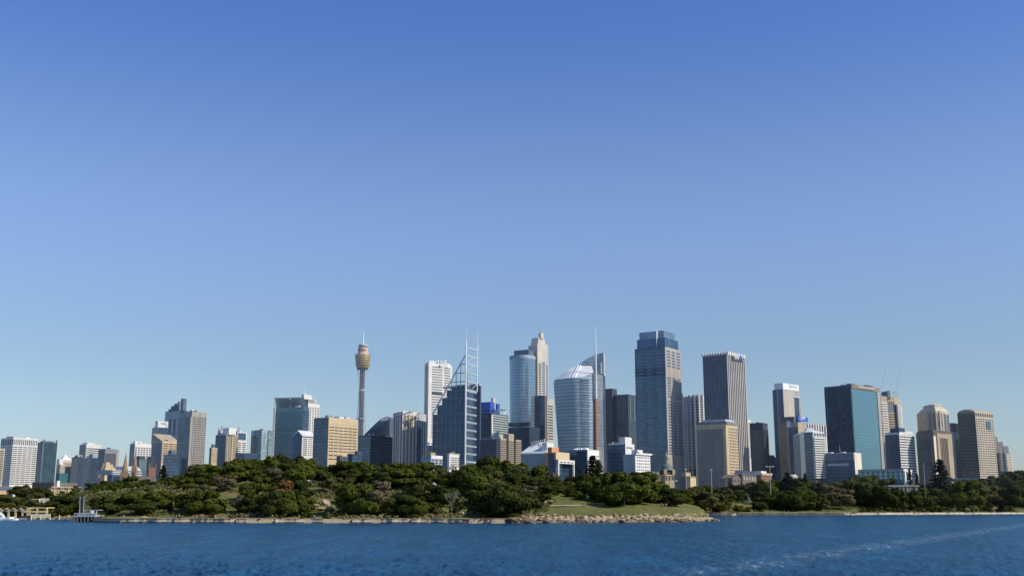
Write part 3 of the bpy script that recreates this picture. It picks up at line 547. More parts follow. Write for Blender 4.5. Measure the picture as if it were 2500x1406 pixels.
    rows.append([Vector((r.x, r.y, at(1410, topv[i], 1230).z-g)) for i, r in enumerate(rows[-1])])
    V = [p for r in rows for p in r]; m = n+1
    fs = [(j*m+i, j*m+i+1, (j+1)*m+i+1, (j+1)*m+i) for j in range(len(rows)-1) for i in range(n)]
    nb = len(V); V += [Vector((r[0].x, r[0].y+34, r[0].z)) for r in (rows[0], rows[-1])]+[Vector((r[-1].x, r[-1].y+34, r[-1].z)) for r in (rows[0], rows[-1])]
    L = [j*m for j in range(len(rows))]; R_ = [j*m+n for j in range(len(rows))]; T_ = [(len(rows)-1)*m+i for i in range(m)]
    fs += [tuple(L[::-1]+[nb, nb+1][::1]) if False else tuple([nb]+L+[nb+1]), tuple(R_[::-1]+[nb+3, nb+2][::1]) if False else tuple(R_+[nb+3, nb+2])]
    sw = obj('sail_wall', mb.add(V, fs), 'sail_glass', t, smooth=True)
    for q in list(sw.data.polygons)[-2:]: q.use_smooth = False
    for e in sw.data.edges:
        if all(k in L or k in R_ or k >= nb for k in e.vertices): e.use_edge_sharp = True
    # sloping white roof: rises from the sail's top edge back up to the right
    rf = MB(); back = [Vector((lerp(rows[-1][0].x+1.5, rows[-1][-1].x, i/n), 24 - 6*math.sin(PI*i/n), at(1410, tab(i/n, [(0, 923.5), (.2, 911), (.42, 899), (.62, 894.5), (1, 893)]), 1254).z-g)) for i in range(n+1)]
    rf.add([p+Vector((0,-.3,.4)) for p in rows[-1]]+back, [(i, i+1, i+1+m, i+m) for i in range(n)]); obj('roof', rf, 'roof_white', t, smooth=True)
    for x in (.44, .52): a = rows[-1][int(x*n)]; b = back[int(x*n)+3]; obj('roof_ridge', MB().tube(a+Vector((0,-.3,.9)), b+Vector((0,0,1)), .7, n=5), 'white_metal', t)
    F2 = Face((at(1400, 893, 1256).x, 1256), (at(1474, 860, 1250).x, 1250)); pr = [(1408, 894), (1418, 886), (1432, 876), (1450, 867), (1465, 862), (1472.5, 860.5), (1476, 1000), (1479, 1190), (1440, 1190), (1440, 894)]
    def addf(name, f, mbx, mt): return obj(name, mbx, mt, t, (f.p.x-c.x, f.p.y-1230, -g), f.rz)
    addf('sail_fin', F2, MB().profile([F2.pt(u, v) for u, v in pr], 0, 3), 'pale_glass')
    F3 = Face((at(1451, 912, 1227).x, 1227), (at(1472, 912, 1247).x, 1247)); zz = lambda v, f=F3: f.pt(1455, v)[1]
    addf('side_wall', F3, MB().box(0, F3.w, 0, 10, g, zz(912)), 'grey')
    for i in range(29): addf('window_band', F3, MB().box(.5, F3.w-.3, -.3, .05, zz(917+6.2*i+3.4), zz(917+6.2*i)), 'pale_glass')
    F4 = Face(rows[1][11].xy+o.xy, rows[1][15].xy+o.xy)
    addf('red_column', F3, MB().box(-2.2, .2, -2.2, .5, zz(1175), zz(975)), 'rust')
    addf('edge_fin', F3, MB().profile([F3.pt(1473, 864), F3.pt(1476, 864), F3.pt(1480, 1180), F3.pt(1476, 1180)], -.4, .6), 'light_grey')
    p = at(1456, 972, 1224)-o; q = at(1453.2, 797, 1224)-o; obj('mast', MB().tube(p, p.lerp(q, .75), 1.0, .8, 8).tube(p.lerp(q, .75), q, .8, .2, 6), 'white_metal', t)
    p = at(1468, 912, 1248)-o; q = at(1467.5, 884, 1248)-o; obj('short_mast', MB().tube(p, q, .7, .4), 'white_metal', t)
    for i in range(30):                      # floor bands on the lit right part of the sail
        v = 930+5.9*i; z = at(1430, v, 1230).z-g; zl = [r[0].z for r in rows[:5]]
        j = max(0, min(3, sum(1 for q in zl if q <= z)-1)); k = (z-zl[j])/(zl[j+1]-zl[j])
        pts = [rows[j][i2].lerp(rows[j+1][i2], k) for i2 in (10, 11, 12, 13, 14)]
        b = MB(); b.add([pp+Vector((0, -.5, dz)) for dz in (0, 1.25) for pp in pts], [(a, a+1, a+6, a+5) for a in range(4)]); obj('window_band', b, 'shade_glass', t)
def b_right():
    t = Tower(OT, 'plain black glass tower right of the sail tower', TW, [(1470, 1425), (1506, 1400), (1533, 1392), (1552, 1410)], 962, 'black_glass', D=35, wname='glass_wall')
    q = t.pts; t.prism('plant_block', [Vector((at(1474.5, 946, 1410).x, 1410)), Vector((at(1494, 946, 1402).x, 1402)), Vector((at(1506, 946, 1412).x, 1412)), Vector((at(1487, 946, 1430).x, 1430))], t.z1-60, t.z(946), 'charcoal')
    t.grid(1, 4, 1, 'charcoal', v=(964, 1140), fx=.1, fz=1, d=.3, name='mullion'); t.grid(2, 2, 1, 'light_grey', v=(966, 1025), fx=.06, fz=1, d=.4, name='light_strip'); t.done()
    t = box(OT, 'tallest dark blue tower with a pale right face and a two tier glass crown', TW, 1549.5, 1624, 1661, 846, 1220, 'slate_blue', 27)
    t.panel('glass_wall', 0, 'shade_glass', v=(848, None), d=.2); t.panel('stone_wall', 1, 'concrete', sx=(0, 1), d=.2)
    vs = [(852, 895, 6), (918, 970, 8), (976, 1110, 19)]
    for v0, v1, n in vs: t.grid(1, 3, n, 'window_blue', sx=(.03, .97), v=(v0, v1), fx=.72, fz=.5, y=.2)
    for c0, c1 in ((.05, .3), (.37, .62), (.69, .94)): t.grid(0, 1, 30, 'tower_lit', sx=(c0, c1), v=(856, 1100), fx=.9, fz=.33, d=.35, name='light_band')
    t.panel('plant_floor', 0, 'navy', v=(896, 916), d=.5)
    t.top('crown_glass', .02, .94, .04, .9, 823, mat='crown_blue'); t.top('crown_glass', .1, .9, .12, .85, 804.5, v0=824, mat='crown_pale')
    f = t.F[0]; t.add('crown_fin', MB().box(f.w*.72, f.w*.73, -.5, 4, t.z1, t.z(805)), 'steel', 0); t.add('corner_pier', MB().box(f.w-.6, f.w+.4, -.8, .3, t.base, t.z1), 'light_grey', 0)
    f = t.F[1]; t.add('edge_pier', MB().box(f.w-1, f.w+2.2, -.5, 6, t.base, t.z1-50), 'light_grey', 1); t.done()
    n = 10; ap = arc_pts(1668, 1724, 1330, n, 26, 964)
    t = Tower(OT, 'round white tower with slim fins and thin floor rings, left of the dark finned tower', TW, ap, 964, 'charcoal', D=22)
    for i in range(n): t.panel('crown', i, 'light_grey', v=(964, 979), d=.3)
    for k in range(26):
        v = 982+6.3*k; b = MB()
        for f in t.F: 
            P = lambda x, d: (f.p.x+f.e.x*x+f.e.y*d-t.c.x, f.p.y+f.e.y*x-f.e.x*d-t.c.y)
            a0, a1, a2, a3 = P(0, .9), P(f.w, .9), P(f.w, 0), P(0, 0); z0, z1 = t.z(v+2.7)-t.base, t.z(v)-t.base
            b.add([(*a0, z0), (*a1, z0), (*a1, z1), (*a0, z1), (*a3, z0), (*a2, z0), (*a2, z1), (*a3, z1)], [(0,1,2,3), (4,5,1,0), (3,2,6,7)])
        t.add('floor_ring', b, 'white')
    for i, f in enumerate(t.F): t.add('fin', MB().box(-.8, .8, -2.0, .3, t.base, t.z(963)), 'white', i)
    t.done()
    t = box(OT, 'tall dark tower with close pale fins and a white notched roofline', TW, 1716, 1776, 1815, 862, 1206, 'charcoal', 30)
    t.panel('glass_wall', 0, 'dark_glass', d=.1, v=(866, None)); t.panel('glass_wall', 1, 'charcoal', d=.1, v=(866, None))
    t.grid(0, 10, 1, 'grey', sx=(-.05, 1.05), v=(866, 1180), fx=.13, fz=1, d=.6, name='fin'); t.grid(1, 10, 1, 'stone_grey', sx=(-.05, 1.05), v=(866, 1180), fx=.36, fz=1, d=1.5, name='fin')
    t.grid(0, 10, 1, 'white', sx=(-.05, 1.05), v=(858, 866), fx=.45, fz=1, d=1.6, name='fin_cap'); t.grid(1, 10, 1, 'white', sx=(-.05, 1.05), v=(858, 866), fx=.6, fz=1, d=1.6, name='fin_cap'); t.top('plant_room', .1, .9, .1, .9, 859, mat='charcoal'); t.panel('corner_pier', 0, 'white', sx=(.985, 1.01), d=1.8)
    sg = t.panel('sign', 1, 'charcoal', sx=(.2, .78), v=(868, 879), d=1.9); t.text(1, 'AMP', 1795, 873.5, 4.4, 'sign_white', d=2.1)
    f = t.F[1]; x, z = f.pt(1804, 873); l = f.p+f.e*x+Vector((f.e.y, -f.e.x))*2.1; em = t.add('emblem', MB().lathe([(2.4, -.1), (2.4, .2)], 18), 'sign_blue'); em.matrix_local = Matrix.Translation((l.x-t.c.x, l.y-t.c.y, z-t.base)) @ Matrix.Rotation(f.rz, 4, 'Z') @ Matrix.Rotation(PI/2, 4, 'X')
    p = at(1784, 858, t.c.y+9); q = at(1784, 847, t.c.y+9); o = Vector((t.c.x, t.c.y, t.base)); t.add('mast', MB().tube(p-o, q-o, .5, .2, 4), 'steel'); t.done()
    t = box('hotel_tower', 'wide beige tower with a shaded flat side and a grid of small square windows', 'hotel', 1700, 1772, 1799, 1034, 1130, 'beige', 27)
    t.panel('flat_wall', 0, 'grey_brown', v=(1046, None), sx=(0, .9), d=.2); t.grid(0, 9, 1, 'grey', sx=(.16, .62), v=(1056, 1172), fx=.4, fz=1, d=.15, name='window_strip'); t.grid(0, 1, 19, 'cream', sx=(.9, 1.0), v=(1048, 1168), fx=1, fz=.5, d=1.3, name='balcony')
    t.panel('flat_wall', 1, 'beige', sx=(.2, 1), d=.3, v=(1036, None)); t.grid(1, 5, 17, 'window', sx=(.22, 1), v=(1042, 1165), fx=.55, fz=.52, y=.3)
    t.top('roof_slab', -.03, 1.0, 0, 1, 1028, mat='grey'); t.top('roof_slab', .05, .85, .1, .9, 1022.5, mat='light_grey'); t.done()
    t = box(OT, 'sliver of a white balcony tower between the notched tower and the dark tower', TW, 1822, 1826, 1832.5, 1024, 1420, 'white', 25)
    t.grid(1, 1, 16, 'window', v=(1030, 1118), fx=.7, fz=.4).done()
    t = box(OT, 'squat dark brown glass tower between the notched tower and the concrete tower', TW, 1830, 1862, 1874, 1034, 1300, 'charcoal', 22)
    t.panel('glass_wall', 0, 'brown_glass', v=(1048, None)); t.panel('glass_wall', 1, 'brown_glass', v=(1048, None)); t.grid(1, 1, 14, 'charcoal', v=(1050, 1135), fx=1, fz=.3, name='spandrel', d=.5); t.top('roof_rail', .0, 1, 0, 1, 1031.5, mat='charcoal'); t.done()
    t = box('office_block', 'low dark roofs and trees gap block behind the squat brown tower', 'office block', 1868, 1880, 1900, 1115, 1340, 'navy', 30)
    t.top('roof_hut', .1, .5, .2, .6, 1110, mat='navy'); t.panel('glass_wall', 1, 'dark_glass'); t.done()
    t = box(OT, 'slim concrete tower with dark glass slots and a white sign box on its roof', TW, 1886, 1911, 1953, 950, 1330, 'concrete', 33)
    t.panel('glass_wall', 0, 'slate_blue', sx=(0, .4)); t.panel('edge_pier', 0, 'cream', sx=(.42, .5), d=.6); t.panel('glass_wall', 0, 'dark_glass', sx=(.52, 1)); t.panel('concrete_wall', 1, 'stone_grey', sx=(0, .62)); t.panel('glass_wall', 1, 'dark_glass', sx=(.62, .9), v=(966, None))
    f = t.F[1]
    for i in range(4): t.add('zigzag_panel', MB().profile([(f.w*(.6+.08*i), t.z(965)), (f.w*(.63+.08*i), t.z(965)), (f.w*(.67+.08*i), t.z(954)), (f.w*(.64+.08*i), t.z(954))], -.8, .1), 'white', 1)
    t.panel('zigzag_ledge', 1, 'white', sx=(.58, .94), v=(964, 966), d=.9)
    b = t.top('sign_box', .05, .9, .05, .95, 934, v0=949, mat='sign_white'); t.text(1, 'Suncorp', 1937.5, 942.5, 4.4, 'charcoal', d=-.8)
    t.add('sign_panel', MB().box(f.w*.52, f.w*.98, 1.0, 1.6, t.z(948), t.z(934.5)), 'sign_white', 1); t.prof('emblem', 1, [(1943, 945), (1947, 945), (1945, 938)], .8, 1.0, 'gold'); t.done()
    t = box(OT, 'brown shaded tower with a white ribbed crown and a small blue sign on the roof', TW, 1903, 1947, 2016, 1030, 1200, 'concrete', 30)
    t.panel('side_wall', 0, 'brown_tan', sx=(0, .38), d=.3); t.panel('glass_wall', 0, 'dark_glass', sx=(.48, 1.0), v=(1042, None), d=.1); t.panel('white_bay', 0, 'white', sx=(.4, .62), v=(1026, 1042), d=.5); t.panel('pier', 1, 'tan', sx=(0, .2), d=.4)
    t.grid(1, 9, 1, 'charcoal', sx=(.3, .98), v=(1033, 1056), fx=.6, fz=1, name='crown_slot'); t.grid(1, 8, 1, 'white', sx=(.3, 1.02), v=(1030, 1150), fx=.3, fz=1, d=1, name='fin'); t.top('plant_room', .2, .9, .0, .25, 1016, mat='dark_grey'); t.top('roof_edge', .0, 1, .1, 1.02, 1027.5, mat='pale_blue_grey')
    f = t.F[1]; sg = t.add('sign', MB().box(f.w*.08, f.w*.42, 2, 2.8, t.z(1026), t.z(1014.5)), 'sign_blue', 1); t.text(1, 'AMP', 1963.5, 1020.5, 4.2, 'sign_white', d=-1.8); t.done()
    t = Tower('apartment_tower', 'white balcony tower under a pale pyramid roof, in front of the ribbed crown', 'apartments', [(1952, 1120), (1963, 1096), (1985, 1090), (2012, 1100)], 1054, 'pale_blue_grey', D=28)
    t.panel('glass_wall', 0, 'grey_glass', d=.2); t.panel('glass_wall', 1, 'grey_glass', d=.2); t.panel('bay_wall', 2, 'window_warm', v=(1066, None), d=.1); t.panel('upper_wall', 2, 'white', v=(1054, 1066), d=.2); t.grid(2, 4, 1, 'window_blue', v=(1056.5, 1064), fx=.7, fz=1, y=.2)
    t.grid(2, 1, 18, 'white', v=(1066, 1168), fx=1.08, fz=.5, d=1.6, name='balcony'); t.grid(1, 1, 1, 'white', sx=(.95, 1.0), v=(1056, 1168), fx=1, fz=1, d=.7, name='edge_pier')
    P5 = [(p.x-t.c.x, p.y-t.c.y) for p in t.poly]; z = t.z1-t.base; mx = sum(p[0] for p in P5)/len(P5)+1; my = sum(p[1] for p in P5)/len(P5); zt = t.z(1046)-t.base
    t.add('roof', MB().taper(P5, z, [(mx+(x-mx)*.3, my+(y-my)*.3) for x, y in P5], zt), 'roof_white'); t.add('roof_cap', MB().box(mx-3, mx+3, my-3, my+3, zt-.2, zt+2.2), 'white'); t.done()
    t = box(OT, 'big tower with a very dark left face and a smooth teal glass right face', TW, 2012, 2077, 2141, 939, 1260, 'navy', 33)
    t.panel('glass_wall', 0, 'black_blue', sx=(0, .97), v=(944, None)); t.panel('top_band', 1, 'brown_tan', sx=(0, 1.08), v=(937.5, 947.5), d=1.0); t.panel('glass_wall', 1, 'teal_plain', sx=(0, .97), v=(947.5, None), d=.3); t.panel('edge_frame', 1, 'concrete', sx=(.97, 1.07), v=(947.5, None), d=1.0)
    t.add('edge_wall', MB().box(t.F[1].w, t.F[1].w*1.07, 0, 12, t.base, t.z(937)), 'light_grey', 1); t.panel('corner_strip', 1, 'teal_glass', sx=(-.02, .02), v=(947.5, None), d=.8); t.panel('groove', 0, 'charcoal', sx=(.54, .57), d=.5)
    for k in range(22): t.add('lit_window', MB().box(t.F[0].w*.07, t.F[0].w*.095, -.4, .05, t.z(955+4.5*k+1.4), t.z(955+4.5*k)), 'pale_blue_grey', 0)
    t.grid(1, 11, 1, 'white', sx=(.2, .85), v=(940, 945), fx=.55, fz=.6, d=1.15, name='sign_mark'); p = t.P(.1, .75)-t.c; t.add('roof_crane', MB().tube((p.x, p.y, t.z1-t.base), (p.x, p.y, t.z(932)-t.base), .8, n=4).tube((p.x-5, p.y, t.z(933)-t.base), (p.x+6, p.y, t.z(935)-t.base), .7, n=4), 'dark_grey'); t.top('plant_room', .1, .5, .1, .9, 936.5, mat='grey'); t.done()
    t = Tower('apartment_tower', 'white tower with thin stacked balconies behind the teal glass tower', 'apartments', [(2138, 1428), (2150, 1404), (2184, 1420), (2196, 1438)], 966, 'tan', D=30)
    t.grid(0, 1, 34, 'white', v=(968, 1140), fx=1.15, fz=.45, d=1.5, name='balcony'); t.grid(1, 1, 27, 'white', sx=(.0, .4), v=(980, 1140), fx=1, fz=.45, d=1.2, name='balcony'); t.grid(2, 1, 34, 'white', v=(985, 1140), fx=1.15, fz=.45, d=1.5, name='balcony')
    t.grid(1, 4, 1, 'window_blue', sx=(.4, .95), v=(978, 1005), fx=.7, fz=1, name='window'); t.grid(1, 1, 22, 'window', sx=(.45, .92), v=(1007, 1140), fx=1, fz=.4, name='window_band'); t.panel('groove', 2, 'charcoal', sx=(-.1, .15), v=(985, None), d=1.8)
    t.prism('crown_block', [Vector((at(u, 953, Y).x, Y)) for u, Y in ((2151, 1425), (2165, 1412), (2176, 1418), (2162, 1436))], t.z1-2, t.z(953), 'slate_blue'); t.prism('crown_block', [Vector((at(u, 953, Y).x, Y)) for u, Y in ((2166, 1411), (2174, 1409), (2175, 1416), (2167, 1418))], t.z1-2, t.z(952), 'white')
    p = at(2190, 966, t.c.y+12); q = at(2191, 955, t.c.y+12); o = Vector((t.c.x, t.c.y, t.base)); t.add('mast', MB().tube(p-o, q-o, .5, .2, 4), 'steel'); t.done()
    for u0, v0, u1, v1, lab in ((2186, 960, 2203, 872, 'faint pale crane jib above the balcony tower right of the teal tower, the taller'), (2150, 958, 2166, 884, 'faint pale crane jib left of the taller one above the teal tower roof')):
        a = at(u0, v0, 1460); q = at(u1, v1, 1460); cr = thing('tower_crane', lab, 'crane', (a.x, 1460, ground(a.x, 1460)-1)); o = Vector(cr.location)
        obj('mast', MB().tube((0, 0, 0), a-o, .8, n=4), 'pale_steel', cr); obj('jib', MB().tube(a-o, q-o, .45, .2, 4), 'pale_steel', cr); obj('counterweight', MB().box(-3, -1, -1, 1, a.z-o.z, a.z-o.z+2), 'light_grey', cr)
    t = box('office_block', 'boldly striped black and white block with a dark box on its roof', 'office block', 2160, 2195, 2232, 1060, 1160, 'white', 34)
    t.panel('side_wall', 0, 'navy', d=.1); t.grid(0, 1, 15, 'window_blue', v=(1062, 1145), fx=.96, fz=.4, d=.3, name='window_band'); t.grid(0, 1, 15, 'slate_blue', v=(1059, 1142), fx=.98, fz=.28, d=.6, name='spandrel'); t.grid(1, 1, 16, 'charcoal', v=(1062, 1165), fx=.98, fz=.42, d=.15, name='window_band')
    f = t.F[1]; t.prof('top_wall', 1, [(2195, 1060), (2232, 1060), (2224, 1053), (2197, 1053)], 0, t.F[0].w*.98, 'white'); t.top('roof_box', .0, .6, .0, .4, 1044, v0=1054, mat='navy'); t.add('roof_frame', MB().box(f.w*.12, f.w*.55, 2, 3, t.z(1052), t.z(1047)), 'light_grey', 1); t.done()
    t = box('office_block', 'low dark blue office with vertical fins along its top and a blank pale end', 'office block', 2008, 2085, 2102, 1104, 1080, 'slate_blue', 22)
    t.panel('glass_wall', 0, 'slate_blue', d=.1); t.panel('end_wall', 1, 'warm_white', d=.1); t.grid(0, 24, 1, 'pale_blue_grey', v=(1104, 1123), fx=.35, fz=1, d=.7, name='fin'); t.grid(0, 15, 1, 'white', sx=(.14, .82), v=(1130, 1136), fx=.55, fz=1, d=.5, name='light_mark')
    t.grid(0, 24, 3, 'dark_glass', sx=(.03, .97), v=(1140, 1170), fx=.6, fz=.45)
    for a in (.35, .75): t.top('roof_hut', a, a+.12, .1, .5, 1101.5, mat='white')
    p = t.P(.5, .3)-t.c; t.add('mast', MB().tube((p.x, p.y, t.z1-t.base), (p.x-.5, p.y, t.z(1084)-t.base), .3, .12, 4), 'steel'); t.done()
    t = box('glass_pavilion', 'low teal glass building with white columns below the striped block', 'office block', 2095, 2205, 2226, 1147, 1050, 'teal_glass', 14)
    t.panel('roof_edge', 0, 'pale_blue_grey', v=(1144, 1149), d=.5); t.grid(0, 9, 1, 'pale_glass', v=(1149, 1172), fx=.5, fz=1, name='glass_bay'); t.panel('roof_edge', 1, 'white', v=(1144, 1149), d=.5); t.grid(1, 3, 1, 'white', v=(1149, 1175), fx=.35, fz=1, d=.6, name='column'); t.grid(1, 2, 5, 'window_blue', v=(1150, 1172), fx=.4); t.done()
    t = Tower('apartment_tower', 'cream eight sided tower with a tiered crown above the brown tower', 'apartments', [(2254, 1396), (2264, 1380), (2284, 1368), (2301, 1374), (2317, 1392)], 1002, 'cream', D=24)
    for i in range(4): t.grid(i, 2, 1, 'window_warm', v=(1008, 1100), fx=.55, fz=1, d=.25, name='window_strip')
    t.grid(3, 1, 14, 'window', sx=(.1, .9), v=(1010, 1060), fx=.9, fz=.45, d=.4); t.grid(2, 1, 1, 'cream', sx=(.42, .6), v=(1003, 1060), fx=1, fz=1, d=1.2, name='pier')
    pl = [(p.x-t.c.x, p.y-t.c.y) for p in t.poly]; mx = sum(a for a, b in pl)/len(pl); my = sum(b for a, b in pl)/len(pl); sc = lambda k: [(mx+(a-mx)*k, my+(b-my)*k) for a, b in pl]; z = lambda v: t.z(v)-t.base
    t.add('crown', MB().taper(sc(.98), z(1003), sc(.72), z(993)), 'cream'); t.add('crown_block', MB().prism(sc(.6), z(994), z(985.5)), 'cream'); t.add('crown_cap', MB().taper(sc(.63), z(986.5), sc(.5), z(984)), 'warm_white'); t.done()
    t = box('office_block', 'brown tower with a curved shoulder, dark glass side and tan framed front', 'office block', 2236, 2278, 2322, 1056, 1160, 'brown', 34)
    f = t.F[0]; w = f.w; z = t.z1; h = t.z(1049)-z
    t.add('shoulder_roof', MB().profile([(0, z-1), (w*.05, z+h*.5), (w*.2, z+h), (w, z+h), (w, z-1)], .2, t.F[1].w-.2), 'brown', 0); t.grid(0, 10, 20, 'shade_glass', sx=(.22, .82), v=(1070, 1160), fx=.75, fz=.6, d=.3, cap=60)
    t.panel('tan_frame', 1, 'tan', sx=(.75, 1), d=.6); t.panel('tan_frame', 1, 'tan', sx=(.18, .32), v=(1056, None), d=.6); t.panel('top_frame', 1, 'tan', sx=(.32, .75), v=(1057, 1068), d=.5); t.panel('balcony_wall', 1, 'warm_white', sx=(.0, .12), v=(1064, None), d=.1)
    t.grid(1, 5, 1, 'brown_tan', sx=(.33, .75), v=(1069, 1165), fx=.35, fz=1, d=.5, name='rib'); t.grid(1, 2, 14, 'window', sx=(.33, .74), v=(1072, 1140), fx=.8, fz=.4, d=.25); t.grid(1, 12, 1, 'brown', v=(1049, 1056), fx=.5, fz=1, d=.2, name='roof_fin'); t.top('roof_dish', .3, .45, .5, .6, 1047, mat='white_metal'); t.done()
    t = box('apartment_tower', 'green glass and white banded tower squeezed between the brown and arched towers', 'apartments', 2320, 2328, 2347, 1054, 1240, 'pale_green', 30)
    t.grid(1, 1, 17, 'green_glass', v=(1058, 1165), fx=.9, fz=.42, d=.2, name='window_band'); t.top('plant_room', 0, 1, 0, .8, 1032, mat='brown'); t.add('tan_end', MB().box(t.F[1].w*.3, t.F[1].w*.85, -.3, .1, t.z1, t.z(1034)), 'tan', 1); t.done()
    t = box(OT, 'beige gridded tower with an arched roof and one dark square near the top', TW, 2337, 2380, 2424, 1006, 1210, 'beige_grid', 34)
    t.panel('side_wall', 0, 'brown', d=.15); t.grid(0, 6, 18, 'charcoal', v=(1012, 1150), fx=.5, fz=.5, d=.3, cap=20)
    f = t.F[0]; w = f.w; z0 = t.z1; zh = t.z(996.5)-z0; arc = [(w*(.5-.5*math.cos(PI*i/12)), z0-.5+zh*math.sin(PI*i/12)) for i in range(13)]
    t.add('arched_roof', MB().profile(arc, .1, t.F[1].w-.1), 'tan', 0); t.grid(1, 8, 1, 'charcoal', v=(1007, 1016), fx=.62, fz=.9, name='crown_slot')
    t.grid(1, 8, 26, 'window', v=(1019, 1165), fx=.64, fz=.5, d=.2); t.panel('dark_square', 1, 'slate_blue', sx=(.57, .8), v=(1025, 1046), d=.5); t.done()
    t = Tower('apartment_tower', 'stepped white balcony flats at the far right of the skyline', 'apartments', [(2420, 1262), (2434, 1244), (2452, 1240), (2469, 1256)], 1105, 'slate_blue', D=30)
    q = t.pts; mk = lambda a, b: [lerp2 for lerp2 in (q[0].lerp(q[3], a), q[1].lerp(q[2], a) if a > 0 else q[1], q[1].lerp(q[2], b), q[0].lerp(q[3], b)+Vector((0, 18)))]
    for a, b, v in ((0, .3, 1064), (.28, .55, 1076), (.5, .8, 1087)): t.prism('stepped_block', [q[0].lerp(q[3], a)+Vector((0, -4)), q[0].lerp(q[3], b)+Vector((0, -4)), q[0].lerp(q[3], b)+Vector((0, 20)), q[0].lerp(q[3], a)+Vector((0, 20))], t.z1-1, t.z(v), 'warm_white')
    for i in range(3): t.grid(i, 1, 11, 'warm_white', v=(1107, 1150), fx=.8 if i != 1 else .5, fz=.5, d=1.2, name='balcony')
    t.grid(1, 1, 1, 'warm_white', sx=(.45, .6), v=(1090, 1150), fx=1, fz=1, d=1.6, name='pier').done()
def b_front():
    # nearer low buildings behind the trees
    t = box('low_office', 'low grey blue flats with a tan roof hut under the twin mast tower', 'apartments', 1030, 1052, 1080, 1113, 1000, 'pale_blue_grey', 35)
    t.top('roof_hut', 0, .5, .0, .4, 1104, mat='tan'); t.panel('glass_wall', 0, 'mid_blue', v=(1117, None)); t.panel('parapet', 1, 'white', v=(1111, 1119), d=.4); t.grid(1, 3, 3, 'window', v=(1120, 1138)).done()
    t = box('low_office', 'white gridded flats with a flat overhanging roof in front of the masts', 'apartments', 1092, 1097, 1121, 1108, 950, 'white', 25)
    t.grid(1, 6, 5, 'window', sx=(.1, 1), v=(1114, 1140), fx=.6, fz=.6); t.top('roof_slab', -.1, 1, -.05, 1.05, 1106, mat='light_grey'); t.top('plant_room', .1, .9, .2, .6, 1101, mat='brown'); t.done()
    t = box('exhibition_hall', 'low hall with a big pale sloping roof and grey blue walls', 'hall', 1272, 1331, 1352, 1104, 930, 'pale_blue_grey', 22)
    f = t.F[0]; o = Vector((t.c.x, t.c.y, t.base)); r_ = [at(u, v, Y)-o for u, v, Y in ((1270, 1106, t.pts[0].y-1), (1333, 1105, t.c.y-1), (1341, 1077, t.c.y+24), (1316, 1079, t.c.y+26), (1292, 1090, t.c.y+30))]; t.add('roof', MB().add(r_+[p+Vector((0, 0, -1.2)) for p in r_], [(0,1,2,3,4), (9,8,7,6,5)]+[(i, (i+5), (i+1)%5+5, (i+1)%5) for i in range(5)]), 'roof_white'); t.grid(0, 3, 1, 'white_metal', sx=(.1, .6), v=(1108, 1112), fx=.1, fz=1, name='wall_light')
    for i in range(7): t.add('roof_fin', MB().box(f.w*(.42+.085*i), f.w*(.42+.085*i)+.5, 1, 2, t.z(1086-1.6*i), t.z(1078-1.2*i)), 'white', 0)
    t.top('roof_block', .0, .2, .2, 1, 1079, mat='white'); t.done()
    t = box('office_block', 'orange walled block with a beige box and a white open frame', 'office block', 1331, 1354, 1388, 1104, 880, 'orange', 30)
    t.panel('beige_box', 1, 'beige', sx=(-.02, .95), v=(1103, 1121), d=1.5); t.panel('grey_wall', 0, 'slate_blue', sx=(.35, 1), v=(1106, None), d=.3); t.top('orange_block', .3, .75, 0, .5, 1091, mat='orange'); t.panel('glass_wall', 1, 'dark_glass', v=(1122, None), d=1.0)
    f = t.F[1]
    for x in (-.12, .98): t.add('white_frame', MB().box(f.w*x, f.w*x+1.4, -5, -3.6, t.base, t.z(1122)), 'white', 1)
    t.add('white_frame', MB().box(-f.w*.12, f.w*1.05, -5.1, -3.4, t.z(1131), t.z(1122)), 'white', 1)
    for i in range(4): t.add('frame_slot', MB().box(f.w*(.0+.25*i), f.w*(.16+.25*i), -5.3, -5, t.z(1128.5), t.z(1126)), 'charcoal', 1)
    t.done()
    t = box('office_block', 'dark finned block with a blank white end wall below the sail tower', 'office block', 1388, 1434, 1462, 1097, 900, 'dark_grey', 30)
    t.panel('glass_wall', 0, 'shade_glass', d=.1); t.panel('end_wall', 1, 'white', d=.2); t.grid(0, 12, 1, 'slate_blue', sx=(.45, 1), v=(1100, 1145), fx=.4, fz=1, d=.6, name='fin'); t.grid(1, 5, 4, 'window', sx=(.3, 1), v=(1108, 1140), fx=.5, y=.2)
    for i in range(6): t.top('roof_vent', .15+.12*i, .2+.12*i, .1, .4, 1092.5+(i%2), mat='white_metal')
    t.done()
    t = box('hotel_wing', 'grey blue shaded block with a white stepped upper storey behind the white hotel', 'hotel', 1484, 1526, 1548, 1082, 1000, 'slate_blue', 24)
    t.panel('glass_wall', 0, 'shade_glass', d=.1, v=(1090, None)); t.panel('cornice', 0, 'white', sx=(.05, .9), v=(1082, 1085), d=.8); t.top('upper_block', .0, .35, .0, .75, 1066, mat='white'); t.panel('end_wall', 1, 'white', d=.2); t.grid(1, 4, 1, 'window', sx=(.1, .8), v=(1090, 1094), fx=.7, fz=1, y=.2); t.grid(0, 7, 1, 'white', sx=(.2, .9), v=(1078, 1082), fx=.3, fz=1, d=-2, name='roof_vent'); t.done()
    t = box('hotel', 'small bright white hotel block with rows of square windows', 'hotel', 1522, 1551, 1587, 1108, 850, 'white', 34)
